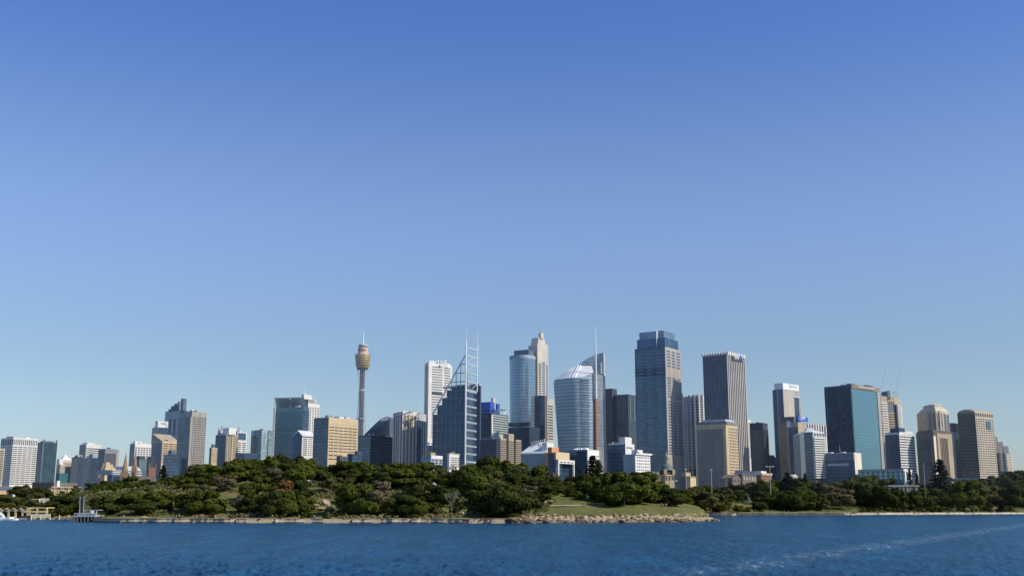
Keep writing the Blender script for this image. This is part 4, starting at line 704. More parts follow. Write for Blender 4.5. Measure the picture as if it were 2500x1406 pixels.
    t.panel('side_wall', 0, 'pale_blue_grey', d=.2); t.grid(1, 7, 5, 'window_warm', sx=(.06, .97), v=(1112, 1150), fx=.5, fz=.5); t.panel('cornice', 1, 'white', sx=(-.03, 1.05), v=(1105, 1109), d=1.2); t.top('stair_tower', .0, .5, .15, .5, 1097, mat='white'); t.grid(1, 3, 1, 'window_warm', sx=(-.05, .2), v=(1103, 1106), fx=.6, fz=.8, d=1.4).done()
    # sandstone dome
    c = at(1629, 1180, 820); g = ground(c.x, c.y)-2; k = 820/F_PX; zz = lambda v: at(1629, v, 820).z-g
    t = thing('domed_tower', 'sandstone tower with a grey slate dome and lantern in front of the tallest tower', 'dome tower', (c.x, c.y, g))
    hw = 11.8*k; obj('wall', MB().box(-hw, hw, -hw, hw, 0, zz(1159)), 'sandstone', t, rz=.35); obj('belfry', MB().box(-hw*.85, hw*.85, -hw*.85, hw*.85, zz(1159), zz(1147)), 'sandstone', t, rz=.35); obj('cornice', MB().box(-hw*1.08, hw*1.08, -hw*1.08, hw*1.08, zz(1161.5), zz(1158.5)), 'beige', t, rz=.35)
    for i in range(4):
        a = .35+PI/2*i; obj('belfry_arch', MB().box(-2, 2, -.2, .2, 0, zz(1148)-zz(1158)), 'charcoal', t, (hw*.86*math.sin(a), -hw*.86*math.cos(a), zz(1158)), a); obj('corner_turret', MB().box(-1.1, 1.1, -1.1, 1.1, 0, zz(1146)-zz(1158.5)), 'sandstone', t, (hw*1.3*math.sin(a+PI/4), -hw*1.3*math.cos(a+PI/4), zz(1158.5)), a)
    for x in (-2.6, 0, 2.6): obj('window', MB().box(-.6, .6, -.15, .2, 0, 3.4), 'charcoal', t, (hw*math.sin(.35)+x*math.cos(.35), -hw*math.cos(.35)+x*math.sin(.35), zz(1172)), .35)
    R = 14.5*k; d0 = zz(1145.5); obj('dome', MB().lathe([(R, d0)]+[(R*math.cos(PI/2*i/9), d0+(zz(1130.5)-d0)*math.sin(PI/2*i/9)) for i in range(9)]+[(.5, zz(1130))], 28), 'dome_slate', t, smooth=True); obj('dome_rim', MB().lathe([(R*1.04, zz(1147.5)), (R*1.08, zz(1145)), (R*1.0, zz(1144.5))], 28), 'copper_green', t)
    obj('lantern', MB().lathe([(3.6*k, zz(1130.5)), (3.2*k, zz(1127)), (2*k, zz(1126)), (2*k, zz(1118)), (4*k, zz(1116)), (4*k, zz(1112)), (2.4*k, zz(1110)), (1.2*k, zz(1104)), (.3*k, zz(1101))], 16), 'tan', t)
    t = box('stone_hall', 'sandstone building with roof pinnacles left of the slate dome', 'building', 1583, 1590, 1616, 1157, 840, 'brown', 20)
    for i in range(3): t.add('chimney', MB().box(t.F[1].w*(.12+.36*i), t.F[1].w*(.12+.36*i)+1.5, 2, 3.5, t.z1, t.z(1150)), 'beige', 1)
    t.grid(1, 6, 2, 'charcoal', v=(1160, 1172), fx=.4).done()
    t = box('low_office', 'small orange stone building between the tallest tower and the beige tower', 'building', 1674, 1685, 1699, 1162, 1000, 'beige', 30)
    t.grid(1, 3, 1, 'window_warm', v=(1160, 1168), fx=.4); t.top('roof', 0, 1, -.8, .1, 1153, mat='tan'); t.done()
    t = box('terrace_row', 'dark slate roofed terrace row with many little gables', 'terrace', 1800, 1812, 1852, 1158, 1030, 'brown', 20)
    f = t.F[1]
    for i in range(6): t.add('gable', MB().profile([(f.w*(i/6), t.z1), (f.w*((i+1)/6), t.z1), (f.w*((i+.5)/6), t.z1+4)], -.4, 8), 'dark_grey', 1); t.add('window', MB().box(f.w*((i+.35)/6), f.w*((i+.65)/6), -.5, .1, t.z1-5, t.z1-2), 'light_grey', 1)
    t.done()
    t = box('brick_house', 'red brick building with a white flat roofed upper storey', 'building', 1846, 1858, 1884, 1158, 1000, 'brick', 28)
    t.grid(1, 7, 2, 'window_warm', v=(1160, 1172), fx=.4); t.panel('roof_edge', 1, 'beige', v=(1154, 1159), d=.7); t.top('upper_storey', .2, 1.6, .1, .6, 1149, mat='white'); t.done()
    t = box('church_hall', 'brown chapel with a round stone end beside the beige tower', 'building', 1776, 1788, 1808, 1166, 980, 'brown', 28)
    t.prof('gable', 1, [(1788, 1166), (1808, 1166), (1799, 1158)], 0, 12, 'brown'); t.grid(1, 2, 1, 'charcoal', v=(1170, 1176), fx=.4, fz=1).done()
    t = box('garden_pavilion', 'small cream gabled pavilion in front of the slim concrete tower', 'pavilion', 1925, 1936, 1947, 1163, 960, 'cream', 35)
    f = t.F[1]; t.add('roof', MB().profile([(-.6, t.z1-.3), (f.w+.6, t.z1-.3), (f.w/2, t.z(1157))], -.5, t.F[0].w), 'roof_white', 1); t.grid(1, 1, 1, 'window', v=(1166, 1172), fx=.3, fz=1).done()
    # the elevated road and the pale retaining walls on the right
    a = at(2300, 1168, 1030); b = at(2440, 1160, 1030); g = 4.0
    t = thing('elevated_road', 'long blue grey elevated road deck running behind the trees at right', 'bridge', (a.x, 1030, g)); z = at(2300, 1169, 1030).z-g
    obj('deck', MB().box(0, b.x-a.x, 0, 14, z-2.4, z), 'slate_blue', t); obj('railing', MB().box(0, b.x-a.x, -.3, 0, z-.4, z+.7), 'slate_blue', t)
    for i in range(5): obj('pier', MB().box(-.9, .9, 3, 9, 0, z-2.4), 'grey', t, ((b.x-a.x)*(i+.5)/5, 0, 0))
    a = at(2170, 1180, 900); b = at(2240, 1180, 900)
    t = thing('retaining_wall', 'pale stone ramp wall with buttresses seen between the dark trees at right', 'wall', (a.x, 900, 4)); W = b.x-a.x; z = at(2200, 1187, 900).z-4
    obj('wall', MB().profile([(0, 0), (W, 0), (W, z), (0, z+1)], 0, 3), 'old_stone', t); obj('coping', MB().box(-1, W+1, -.6, 3.4, z, z+1.0), 'concrete', t)
    for x in (.12, .46, .58, .88): obj('buttress', MB().box(0, 1.3, -1.2, 0, 0, z-.5), 'old_stone', t, (W*x, 0, 0))
    obj('ledge', MB().box(0, W, -1.6, 0, z*.62, z*.7), 'concrete', t)
    # left shore: gallery, terraces
    t = box('gallery', 'tan flat roofed building with a brick wall at the left edge, above the bathing pavilions', 'gallery', -60, -20, 31, 1192, 800, 'beige', 40)
    f = t.F[1]; t.add('roof_band', MB().box(-.5, f.w+.5, -.8, 20, t.z1, t.z(1187)), 'brown', 1); t.panel('orange_wall', 1, 'orange_tan', d=.2); t.done()
    t = box('glass_annex', 'pale glass fronted annex with a white canopy roof on the left slope', 'building', 28, 33, 66, 1196, 790, 'white', 22)
    f = t.F[1]; t.add('canopy', MB().box(-2, f.w*1.4, -3, 14, t.z1-.2, t.z(1191)), 'white', 1); t.panel('glass_wall', 1, 'mid_blue', sx=(.1, 1), v=(1199, 1206), d=.2); t.grid(1, 8, 1, 'white', sx=(.1, 1), v=(1204, 1207), fx=.4, fz=1, d=.5, name='baluster').done()
    t = box('gallery', 'brown brick building with broad dark windows half hidden by the trees at left', 'gallery', 112, 124, 198, 1190, 760, 'orange_tan', 20)
    f = t.F[1]; t.add('roof_band', MB().box(f.w*.12, f.w*.9, 1, 20, t.z1, t.z(1177)), 'roof_brown', 1); t.panel('frame_beam', 1, 'tan', v=(1187, 1190), d=.8); t.panel('frame_beam', 1, 'tan', sx=(.2, 1), v=(1195, 1198), d=.7); t.grid(1, 4, 1, 'tan', sx=(-.03, .9), v=(1188, 1216), fx=.1, fz=1, d=.9, name='column')
    t.grid(1, 3, 1, 'window', sx=(.2, .85), v=(1190, 1195), fx=.8, fz=1, d=.3); t.panel('recess', 1, 'brown', sx=(.05, .2), v=(1190, 1195), d=.3); t.panel('recess', 1, 'brown', sx=(.02, .2), v=(1200, 1202), d=.3)
    t.top('roof_vent', .0, .3, .2, .28, 1172.5, mat='white'); t.done()
    for u0, u1, v0, v1, Y, lab in ((68, 82, 1219, 1229, 640, 'small tan sandstone cliff patch among the shrubs at left'), (94, 132, 1218, 1231, 650, 'pale sandstone cliff wall below the brown brick building')):
        a = at(u0, v1, Y); b = at(u1, v0, Y); w = b.x-a.x; h = b.z-a.z; mb = MB(); n = 12; rr = random.Random(int(u0))
        vs = [(w*i/n+rr.uniform(-.4, .4), rr.uniform(-.8, .8), -4+ (h+4)*j/4*(1 if j < 4 else rr.uniform(.9, 1.06))) for j in range(5) for i in range(n+1)]
        vs += [(w*i/n, 6, h+.5) for i in range(n+1)]
        mb.add(vs, [(j*(n+1)+i, j*(n+1)+i+1, (j+1)*(n+1)+i+1, (j+1)*(n+1)+i) for j in range(5) for i in range(n)])
        tag(obj('cliff', mb, 'sandstone_pale', None, (a.x, Y, a.z)), lab, 'cliff')
wall('stone_grey', (.54, .50, .44), var=.15); wall('old_stone', (.30, .27, .22), var=.4); wall('pale_steel', (.58, .62, .66), .5, .1, .5); wall('crown_stone', (.56, .52, .45), var=.15); wall('grey_brown', (.27, .26, .245), var=.2); wall('sandstone_pale', (.48, .42, .33), var=.4); wall('orange_tan', (.55, .37, .24), var=.15); wall('roof_brown', (.2, .17, .14)); wall('warm_tan', (.55, .45, .32), var=.15); wall('beige_grid', (.58, .49, .37), var=.12)
glass('steel_blue', (.12, .18, .25), .3, .3, line=0, pvar=.1); glass('tower_lit', (.10, .17, .25), .4, .2, line=0, pvar=.3); glass('crown_blue', (.06, .13, .22), .5, .12, line=.1, fl=8, pvar=.2); glass('crown_pale', (.22, .32, .42), .5, .15, line=0, pvar=.2)
glass('tower_blue', (.03, .07, .13), .35, .1, fl=4, pw=4, line=.2, pvar=.3); glass('brown_glass', (.05, .05, .055), .25, .12, pvar=.35); glass('grey_glass', (.10, .14, .17), .3, .15, fl=3.2, line=.35, pvar=.2); glass('black_blue', (.010, .045, .085), .0, .3, spec=.15, pvar=.5, line=.15)
m, nt, b_ = nm('mirror'); b_.inputs['Base Color'].default_value = (.62, .64, .66, 1); b_.inputs['Metallic'].default_value = .45; b_.inputs['Roughness'].default_value = .38; MATS['mirror'] = m  # bright reflections put into a pale, half-diffuse base colour
b_left(); b_mid(); b_masts(); b_right(); b_front()
# ================================================================== ground and water
def leafmat(name, a, b, c, dark=.62):
    m, nt, bs = nm(name); v = coords(nt, 'Object', (1, 1, 1))
    oi = N(nt, 'ShaderNodeObjectInfo')
    va = N(nt, 'ShaderNodeVectorMath', operation='ADD'); nt.links.new(v, va.inputs[0]); nt.links.new(oi.outputs['Random'], va.inputs[1])
    n1 = noise(nt, va.outputs[0], 5.0, 3, .6); n2 = noise(nt, va.outputs[0], 22.0, 2, .6)
    col = mixc(nt, remap(nt, n1, .35, .65, 0, 1), a, b)
    col = mixc(nt, remap(nt, oi.outputs['Random'], .1, 1, 0, .6), col, c)
    k = math_(nt, 'MULTIPLY', remap(nt, n2, .3, .7, dark, 1.35), 1.0)
    vm = N(nt, 'ShaderNodeVectorMath', operation='SCALE'); nt.links.new(col, vm.inputs[0]); nt.links.new(k, vm.inputs['Scale'])
    nt.links.new(vm.outputs[0], bs.inputs['Base Color']); bs.inputs['Roughness'].default_value = .7; bs.inputs['Specular IOR Level'].default_value = .04
    tr = N(nt, 'ShaderNodeBsdfTranslucent'); nt.links.new(vm.outputs[0], tr.inputs[0])
    mx = N(nt, 'ShaderNodeMixShader'); mx.inputs[0].default_value = .14
    nt.links.new(bs.outputs[0], mx.inputs[1]); nt.links.new(tr.outputs[0], mx.inputs[2]); nt.links.new(mx.outputs[0], nt.nodes['Material Output'].inputs[0])
    MATS[name] = m
leafmat('ground_leaf', (.07, .085, .02), (.12, .125, .035), (.08, .09, .03)); leafmat('ground_dry', (.20, .17, .08), (.15, .13, .05), (.2, .17, .09))
leafmat('leaf_dark', (.034, .046, .009), (.066, .074, .013), (.030, .042, .012)); leafmat('leaf_green', (.050, .068, .009), (.095, .108, .015), (.062, .072, .012)); leafmat('leaf_olive', (.070, .074, .022), (.120, .112, .034), (.09, .078, .028))
leafmat('leaf_brown', (.11, .085, .045), (.16, .13, .07), (.10, .09, .045)); leafmat('leaf_pine', (.018, .032, .014), (.035, .05, .018), (.025, .035, .02)); leafmat('leaf_palm', (.07, .085, .02), (.13, .13, .04), (.08, .08, .03)); leafmat('leaf_rust', (.22, .09, .03), (.16, .09, .04), (.2, .1, .04)); leafmat('twig_grey', (.17, .15, .13), (.24, .21, .18), (.2, .18, .15))
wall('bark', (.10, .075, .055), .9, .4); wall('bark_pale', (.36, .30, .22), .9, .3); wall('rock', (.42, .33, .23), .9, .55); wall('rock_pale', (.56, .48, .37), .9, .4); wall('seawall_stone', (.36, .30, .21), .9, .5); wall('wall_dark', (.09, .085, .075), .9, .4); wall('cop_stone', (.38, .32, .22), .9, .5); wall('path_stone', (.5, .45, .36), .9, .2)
def ground_mat():
    m, nt, b = nm('grass'); v = coords(nt)
    n1 = noise(nt, v, .035, 4, .6); n2 = noise(nt, v, .4, 3, .6); n3 = noise(nt, v, .012, 2)
    c = mixc(nt, remap(nt, n1, .38, .62, 0, 1), (.115, .128, .028), (.21, .175, .07))
    c = mixc(nt, remap(nt, n3, .4, .65, 0, .8), c, (.125, .14, .034))
    vm = N(nt, 'ShaderNodeVectorMath', operation='SCALE'); nt.links.new(c, vm.inputs[0]); nt.links.new(remap(nt, n2, .3, .7, .6, 1.2), vm.inputs['Scale'])
    # bare sandy stone low down by the water
    sp = N(nt, 'ShaderNodeSeparateXYZ'); nt.links.new(v, sp.inputs[0])
    lo = remap(nt, math_(nt, 'ADD', sp.outputs[2], math_(nt, 'MULTIPLY', n2, 1.6)), 2.3, 3.0, 1, 0)
    c2 = mixc(nt, lo, vm.outputs[0], (.34, .27, .18))
    nt.links.new(c2, b.inputs['Base Color']); b.inputs['Roughness'].default_value = .95; b.inputs['Specular IOR Level'].default_value = .1
    bp = N(nt, 'ShaderNodeBump'); bp.inputs['Distance'].default_value = .6; nt.links.new(n2, bp.inputs['Height']); nt.links.new(bp.outputs[0], b.inputs['Normal'])
    return m
us = list(range(-240, 2750, 11)); ys = []; y = 440.0
while y < 9000: ys.append(y); y += 2.2 if y < 640 else 4.5 if y < 1000 else y*.03
V = []; nU = len(us)
for y in ys:
    for u in us:
        x = (u-1250)*y*CT/F_PX; h = ground(x, y)
        if h > 2: h += .35*math.sin(x*.21+y*.13)*math.sin(y*.17-x*.05)
        V.append((x, y, h))
Fc = [(j*nU+i, j*nU+i+1, (j+1)*nU+i+1, (j+1)*nU+i) for j in range(len(ys)-1) for i in range(nU-1)]
Fc = [f for f in Fc if max(V[k][2] for k in f) > -3.9]
mb = MB(); mb.v = V; mb.f = Fc; tag(obj('ground', mb, ground_mat(), smooth=True), kind='structure')
def water_mat():
    m, nt, b = nm('water'); v = coords(nt)
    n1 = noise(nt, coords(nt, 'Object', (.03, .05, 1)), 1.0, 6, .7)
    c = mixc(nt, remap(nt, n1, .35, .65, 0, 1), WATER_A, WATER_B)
    # foam left by a ferry's wake: a long thin streak, and small flecks on crests
    sp = N(nt, 'ShaderNodeSeparateXYZ'); nt.links.new(v, sp.inputs[0])
    d = math_(nt, 'SUBTRACT', sp.outputs[1], math_(nt, 'ADD', math_(nt, 'MULTIPLY', sp.outputs[0], WK[0]), WK[1]))
    d = math_(nt, 'ADD', d, math_(nt, 'MULTIPLY', math_(nt, 'SUBTRACT', noise(nt, v, .06, 2), .5), 14))
    band = math_(nt, 'MULTIPLY', remap(nt, math_(nt, 'ABSOLUTE', d), 0, 13.0, 1, 0), remap(nt, sp.outputs[0], 10, 30, 0, 1))
    patch = noise(nt, coords(nt, 'Object', (.45, .22, 1)), 1.0, 6, .75)
    foam = math_(nt, 'MULTIPLY', band, remap(nt, patch, .52, .70, 0, .6))
    foam = math_(nt, 'ADD', foam, math_(nt, 'MULTIPLY', band, .05)); foam = math_(nt, 'MULTIPLY', foam, remap(nt, noise(nt, coords(nt, 'Object', (.045, .03, 1)), 1.0, 3), .36, .56, .25, 1.25))
    c = mixc(nt, foam, c, (.55, .62, .68))
    n3 = noise(nt, coords(nt, 'Object', (.55, .16, 1)), 1.0, 6, .75)         # light and dark of wave facets painted into the water colour
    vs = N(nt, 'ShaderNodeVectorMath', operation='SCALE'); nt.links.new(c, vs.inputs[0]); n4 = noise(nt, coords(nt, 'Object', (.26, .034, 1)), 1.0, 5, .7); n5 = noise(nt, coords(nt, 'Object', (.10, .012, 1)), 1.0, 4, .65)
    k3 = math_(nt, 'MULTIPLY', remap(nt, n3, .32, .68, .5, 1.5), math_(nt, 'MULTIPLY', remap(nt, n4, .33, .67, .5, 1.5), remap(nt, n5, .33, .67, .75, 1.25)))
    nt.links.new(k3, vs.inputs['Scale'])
    bp = N(nt, 'ShaderNodeBump'); bp.inputs['Strength'].default_value = .7; bp.inputs['Distance'].default_value = .35
    nb = noise(nt, coords(nt, 'Object', (1.2, .7, 1)), 1.0, 5, .7); nt.links.new(nb, bp.inputs['Height'])
    df = N(nt, 'ShaderNodeBsdfDiffuse'); nt.links.new(vs.outputs[0], df.inputs['Color']); nt.links.new(bp.outputs[0], df.inputs['Normal'])
    gl = N(nt, 'ShaderNodeBsdfGlossy'); gl.inputs['Roughness'].default_value = .2; gl.inputs['Color'].default_value = (.55, .80, .95, 1); nt.links.new(bp.outputs[0], gl.inputs['Normal'])
    fr = N(nt, 'ShaderNodeFresnel'); fr.inputs['IOR'].default_value = 1.33; nt.links.new(bp.outputs[0], fr.inputs['Normal'])
    mx = N(nt, 'ShaderNodeMixShader'); nt.links.new(math_(nt, 'MULTIPLY', fr.outputs[0], WATER_SPEC), mx.inputs[0]); nt.links.new(df.outputs[0], mx.inputs[1]); nt.links.new(gl.outputs[0], mx.inputs[2]); nt.links.new(mx.outputs[0], nt.nodes['Material Output'].inputs[0])
    return m
HAZE = .00014
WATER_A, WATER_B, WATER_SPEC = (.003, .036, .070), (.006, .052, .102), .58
p1 = at(1780, 1386, 1); p2 = at(2420, 1292, 1); f1 = CAM_H/(CAM_H-p1.z); f2 = CAM_H/(CAM_H-p2.z)
WK = ((f2-f1)/(p2.x*f2-p1.x*f1), f1-(f2-f1)/(p2.x*f2-p1.x*f1)*p1.x*f1)
ys = [28.0]
while ys[-1] < 900: ys.append(ys[-1] + max(.28, ys[-1]**2/(CAM_H*F_PX)*1.15))
nx = 900; V = []
R2 = np.random.default_rng(3); waves = []
for lam, amp, cnt in ((7, .03, 5), (4.2, .03, 8), (2.4, .036, 14), (1.4, .030, 18), (.85, .019, 18)):
    for _ in range(cnt):
        a = (R2.normal(.1, .45) if R2.random() < .5 else -1.3+R2.normal(0, .8)); L = lam*R2.uniform(.75, 1.3); waves.append((2*PI/L*math.cos(a), 2*PI/L*math.sin(a), amp*R2.uniform(.5, 1.2), R2.uniform(0, 6.28)))
Y = np.array(ys)[:, None]; Uu = np.linspace(-500, 3000, nx)[None, :]; X = (Uu-1250)*Y/F_PX; Yb = np.broadcast_to(Y, X.shape)
Z = np.zeros_like(X); gust = .85+.2*np.sin(X*.021+Yb*.013+1)*np.sin(Yb*.017-X*.008)
for kx, ky, a, ph in waves: Z += a*np.sin(kx*X+ky*Yb+ph)
Z = gust*(Z*.8 + .16*np.maximum(Z, 0)**2*3)
Z *= np.clip(1.15-Yb/900, .3, 1)
V = np.stack([X, Yb, Z], -1).reshape(-1, 3); ny = len(ys)
i0 = (np.arange(ny-1)[:, None]*nx + np.arange(nx-1)[None, :]).reshape(-1)
Fq = np.stack([i0, i0+1, i0+nx+1, i0+nx], -1)
me = bpy.data.meshes.new('water'); me.from_pydata(V, [], Fq); me.polygons.foreach_set('use_smooth', [True]*len(me.polygons)); me.update()
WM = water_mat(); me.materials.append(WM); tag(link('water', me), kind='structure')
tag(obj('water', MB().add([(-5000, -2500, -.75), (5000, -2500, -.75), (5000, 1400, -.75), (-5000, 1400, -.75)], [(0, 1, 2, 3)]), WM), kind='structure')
tag(obj('seabed', MB().add([(-5000, -3000, -5), (5000, -3000, -5), (5000, 1500, -5), (-5000, 1500, -5)], [(0, 1, 2, 3)]), 'navy'), kind='structure')
# ================================================================== trees
def quads(P, Nn, size, rng, ratio=1.0):
    n = len(P); r = rng.normal(size=(n, 3)); t = np.cross(Nn, r); t /= np.linalg.norm(t, axis=1)[:, None]+1e-9; b = np.cross(Nn, t)
    s = (size*rng.uniform(.6, 1.3, n))[:, None]
    c = np.stack([P-t*s-b*s*ratio, P+t*s-b*s*ratio*.7, P+t*s*.8+b*s*ratio, P-t*s*.7+b*s*ratio*.9], 1)
    return c.reshape(-1, 3)
def leaf_mesh(name, P, Nn, size, rng, mat, ratio=1.0):
    V = quads(P, Nn, size, rng, ratio); F = np.arange(len(V)).reshape(-1, 4)
    me = bpy.data.meshes.new(name); me.from_pydata(V, [], F); me.update(); me.materials.append(MATS[mat]); return me
def crown(seed, n=3000, lobes=18, rad=.46, z0=.2, z1=1.0, gap=.25, size=.033, up=.35, mat='leaf_dark', fat=1.0, core=.74):
    """leaves on many uneven lobes spread through a crown one unit tall"""
    rng = np.random.default_rng(seed); C = []; Rr = []
    for i in range(lobes):
        a = rng.uniform(0, 2*PI); t = rng.uniform(0, 1)**.75; zz = rng.uniform(.08, .92); w = math.sqrt(max(.05, 1-((zz-.42)/.62)**2))
        r = rng.uniform(.15, .25)*fat; C.append((math.cos(a)*t*(rad-r*.6)*w, math.sin(a)*t*(rad-r*.6)*w, z0+(z1-z0)*zz*.93)); Rr.append(r*(1.15-.35*zz))
    C = np.array(C); Rr = np.array(Rr); C[:, 2] = np.minimum(C[:, 2], z1-Rr*.8)
    k = rng.choice(lobes, n*2, p=Rr**2/np.sum(Rr**2)); d = rng.normal(size=(n*2, 3)); d[:, 2] += up*.6; d /= np.linalg.norm(d, axis=1)[:, None]
    P = C[k] + d*(Rr[k]*rng.uniform(.72, 1.06, n*2)*(1+.18*np.sin(d[:, 0]*9+k)*np.sin(d[:, 2]*8+k)))[:, None]*np.array([1, 1, .82])
    dist = np.linalg.norm((P[:, None, :]-C[None])/Rr[None, :, None], axis=2); keep = (np.sum(dist < .62, axis=1) == 0) | (rng.uniform(size=n*2) < .12)
    P = P[keep][:n]; d = d[keep][:n]
    dome = (P-np.array([0, 0, z0+(z1-z0)*.35]))/np.array([rad, rad, (z1-z0)*.65]); dome /= np.linalg.norm(dome, axis=1)[:, None]+1e-6
    Nn = d*.55 + dome*.75 + rng.normal(size=d.shape)*.42; Nn /= np.linalg.norm(Nn, axis=1)[:, None]
    me = leaf_mesh('crown', P, Nn, size, rng, mat)
    import bmesh
    bm = bmesh.new(); bm.from_mesh(me)                     # opaque lobe cores added to block light and darken the crown's underside
    for q, rr_ in zip(C, Rr):
        r_ = bmesh.ops.create_icosphere(bm, subdivisions=1, radius=rr_*core); bmesh.ops.translate(bm, verts=r_['verts'], vec=Vector((q[0], q[1], q[2]-rr_*.12)))
    bm.to_mesh(me); bm.free()
    return me, C
def trunk(C, seed, h=.35, r=.028, mat='bark', bare=1.0):
    rng = random.Random(seed); mb = MB(); top = (rng.uniform(-.02, .02), rng.uniform(-.02, .02), h)
    mb.tube((0, 0, -.03), top, r*1.25, r*.8, 7)
    for i in range(0, min(len(C), 7)):
        c = C[i]; mid = (top[0]*.5+c[0]*.5, top[1]*.5+c[1]*.5, h+(c[2]-h)*.4); mb.tube((top[0], top[1], h*.92), mid, r*.6, r*.38, 5); mb.tube(mid, (c[0]*bare, c[1]*bare, c[2]), r*.38, r*.12, 4)
    return mb.mesh('trunk', mat)
KIND = {}
def reg(kind, variants): KIND[kind] = variants
reg('fig', [(lambda c: (c[0], trunk(c[1], s, .3, .035)))(crown(s, 4200, 19, .58, .08, 1.0, mat=m)) for s, m in ((1, 'leaf_dark'), (2, 'leaf_dark'), (3, 'leaf_green'), (4, 'leaf_green'), (12, 'leaf_dark'))])
reg('gum', [(lambda c: (c[0], trunk(c[1], s, .42, .022, 'bark_pale')))(crown(s, 2100, 14, .44, .22, 1.0, size=.028, mat=m, fat=.75, core=.5)) for s, m in ((5, 'leaf_olive'), (6, 'leaf_olive'), (7, 'leaf_brown'))])
reg('round', [(lambda c: (c[0], trunk(c[1], s, .25, .03)))(crown(s, 2600, 15, .52, .1, 1.0, mat=m)) for s, m in ((8, 'leaf_green'), (9, 'leaf_green'))])
reg('shrub', [(lambda c: (c[0], trunk(c[1], s, .2, .03)))(crown(s, 800, 9, .7, .0, 1.0, size=.055, mat=m)) for s, m in ((10, 'leaf_green'), (11, 'leaf_olive'), (13, 'leaf_dark'))])
def pine(seed):
    rng = np.random.default_rng(seed); P = []; Nn = []
    for i in range(26):
        z = .1+.88*i/26; L = .2*(1-i/26)**.8+.02
        for k in range(9):
            a = rng.uniform(0, 2*PI)
            for q in range(10):
                t = (q+1)/10*L; P.append((math.cos(a)*t+rng.normal()*.008, math.sin(a)*t+rng.normal()*.008, z-t*.15+rng.normal()*.008)); n = np.array([math.cos(a)*.3, math.sin(a)*.3, 1])+rng.normal(size=3)*.5; Nn.append(n/np.linalg.norm(n))
    return leaf_mesh('crown', np.array(P), np.array(Nn), .017, rng, 'leaf_pine'), MB().tube((0,0,-.03), (0,0,.97), .018, .003, 6).mesh('trunk', 'bark')
reg('pine', [pine(21), pine(22)])
def palm(seed):
    rng = random.Random(seed); mb = MB()
    for k in range(34):
        a = 2*PI*k/34+rng.uniform(-.1, .1); e = rng.uniform(-.3, 1.2); L = rng.uniform(.32, .42); pv = None
        for i in range(8):
            t = i/7; r = L*t*math.cos(e*(1-t*.4)); z = .72+L*t*math.sin(e)-.30*t*t; w = .03*math.sin(PI*(t*.9+.1))+.004
            l = Vector((-math.sin(a)*w, math.cos(a)*w, -.3*w)); p = Vector((math.cos(a)*r, math.sin(a)*r, z))
            if pv: mb.add([pv[0]-pv[1], pv[0], p, p-l], [(0,1,2,3)]); l2 = Vector((-l.x, -l.y, l.z)); mb.add([pv[0], pv[0]+Vector((pv[1].x, pv[1].y, -pv[1].z)), p+Vector((l.x, l.y, -l.z)), p], [(0,1,2,3)])
            pv = (p, l)
    return mb.mesh('crown', 'leaf_palm'), MB().tube((0,0,-.03), (0,0,.72), .035, .028, 8).tube((0,0,.66), (0,0,.75), .03, .05, 8).mesh('trunk', 'bark')
reg('palm', [palm(31)])
def bare(seed, mat='bark_pale', leaves=True):
    rng = random.Random(seed); mb = MB(); tips = []
    def br(p, d, L, r, k):
        q = p+d*L; mb.tube(p, q, r, r*.65, 4 if k > 1 else 6)
        if k == 0: tips.append(q); return
        for _ in range(3): br(q, (d+Vector((rng.uniform(-.8, .8), rng.uniform(-.8, .8), rng.uniform(-.1, .6)))).normalized(), L*rng.uniform(.6, .8), r*.6, k-1)
    br(Vector((0, 0, -.03)), Vector((.05, 0, 1)), .3, .03, 4)
    rg = np.random.default_rng(seed); P = np.repeat(np.array([tuple(t) for t in tips]), 7, 0); P = P+rg.normal(size=P.shape)*.03; Nn = rg.normal(size=P.shape); Nn /= np.linalg.norm(Nn, axis=1)[:, None]
    return leaf_mesh('crown', P, Nn, .012, rg, 'twig_grey'), mb.mesh('trunk', mat)
reg('bare', [bare(41), bare(43)])
reg('rust', [(lambda c: (c[0], trunk(c[1], 51, .25, .03)))(crown(51, 900, 9, .45, .1, 1.0, size=.04, mat='leaf_rust'))])
reg('dry', [(lambda c: (c[0], trunk(c[1], 52, .3, .025, 'bark')))(crown(52, 1300, 12, .5, .12, 1.0, size=.03, mat='leaf_brown'))])
LOOK = {'fig': ['broad dark green fig tree', 'dense dark green tree', 'broad leafy green tree', 'bright green spreading tree', 'deep green domed tree'], 'gum': ['loose olive gum tree', 'open olive green tree', 'brownish thin crowned tree'], 'round': ['round mid green tree', 'fresh green rounded tree'],
        'shrub': ['low green shrub', 'low olive shrub', 'low dark bush'], 'pine': ['dark columnar pine', 'dark tall conifer'], 'palm': ['stout palm with drooping fronds'], 'bare': ['bare branched grey tree', 'leafless pale twigged tree'], 'rust': ['small rust orange tree'], 'dry': ['dry brown leafed tree']}
NAMES = {'fig': 'fig_tree', 'gum': 'gum_tree', 'round': 'broadleaf_tree', 'shrub': 'shrub', 'pine': 'pine_tree', 'palm': 'palm_tree', 'bare': 'bare_tree', 'rust': 'small_tree', 'dry': 'dry_tree'}
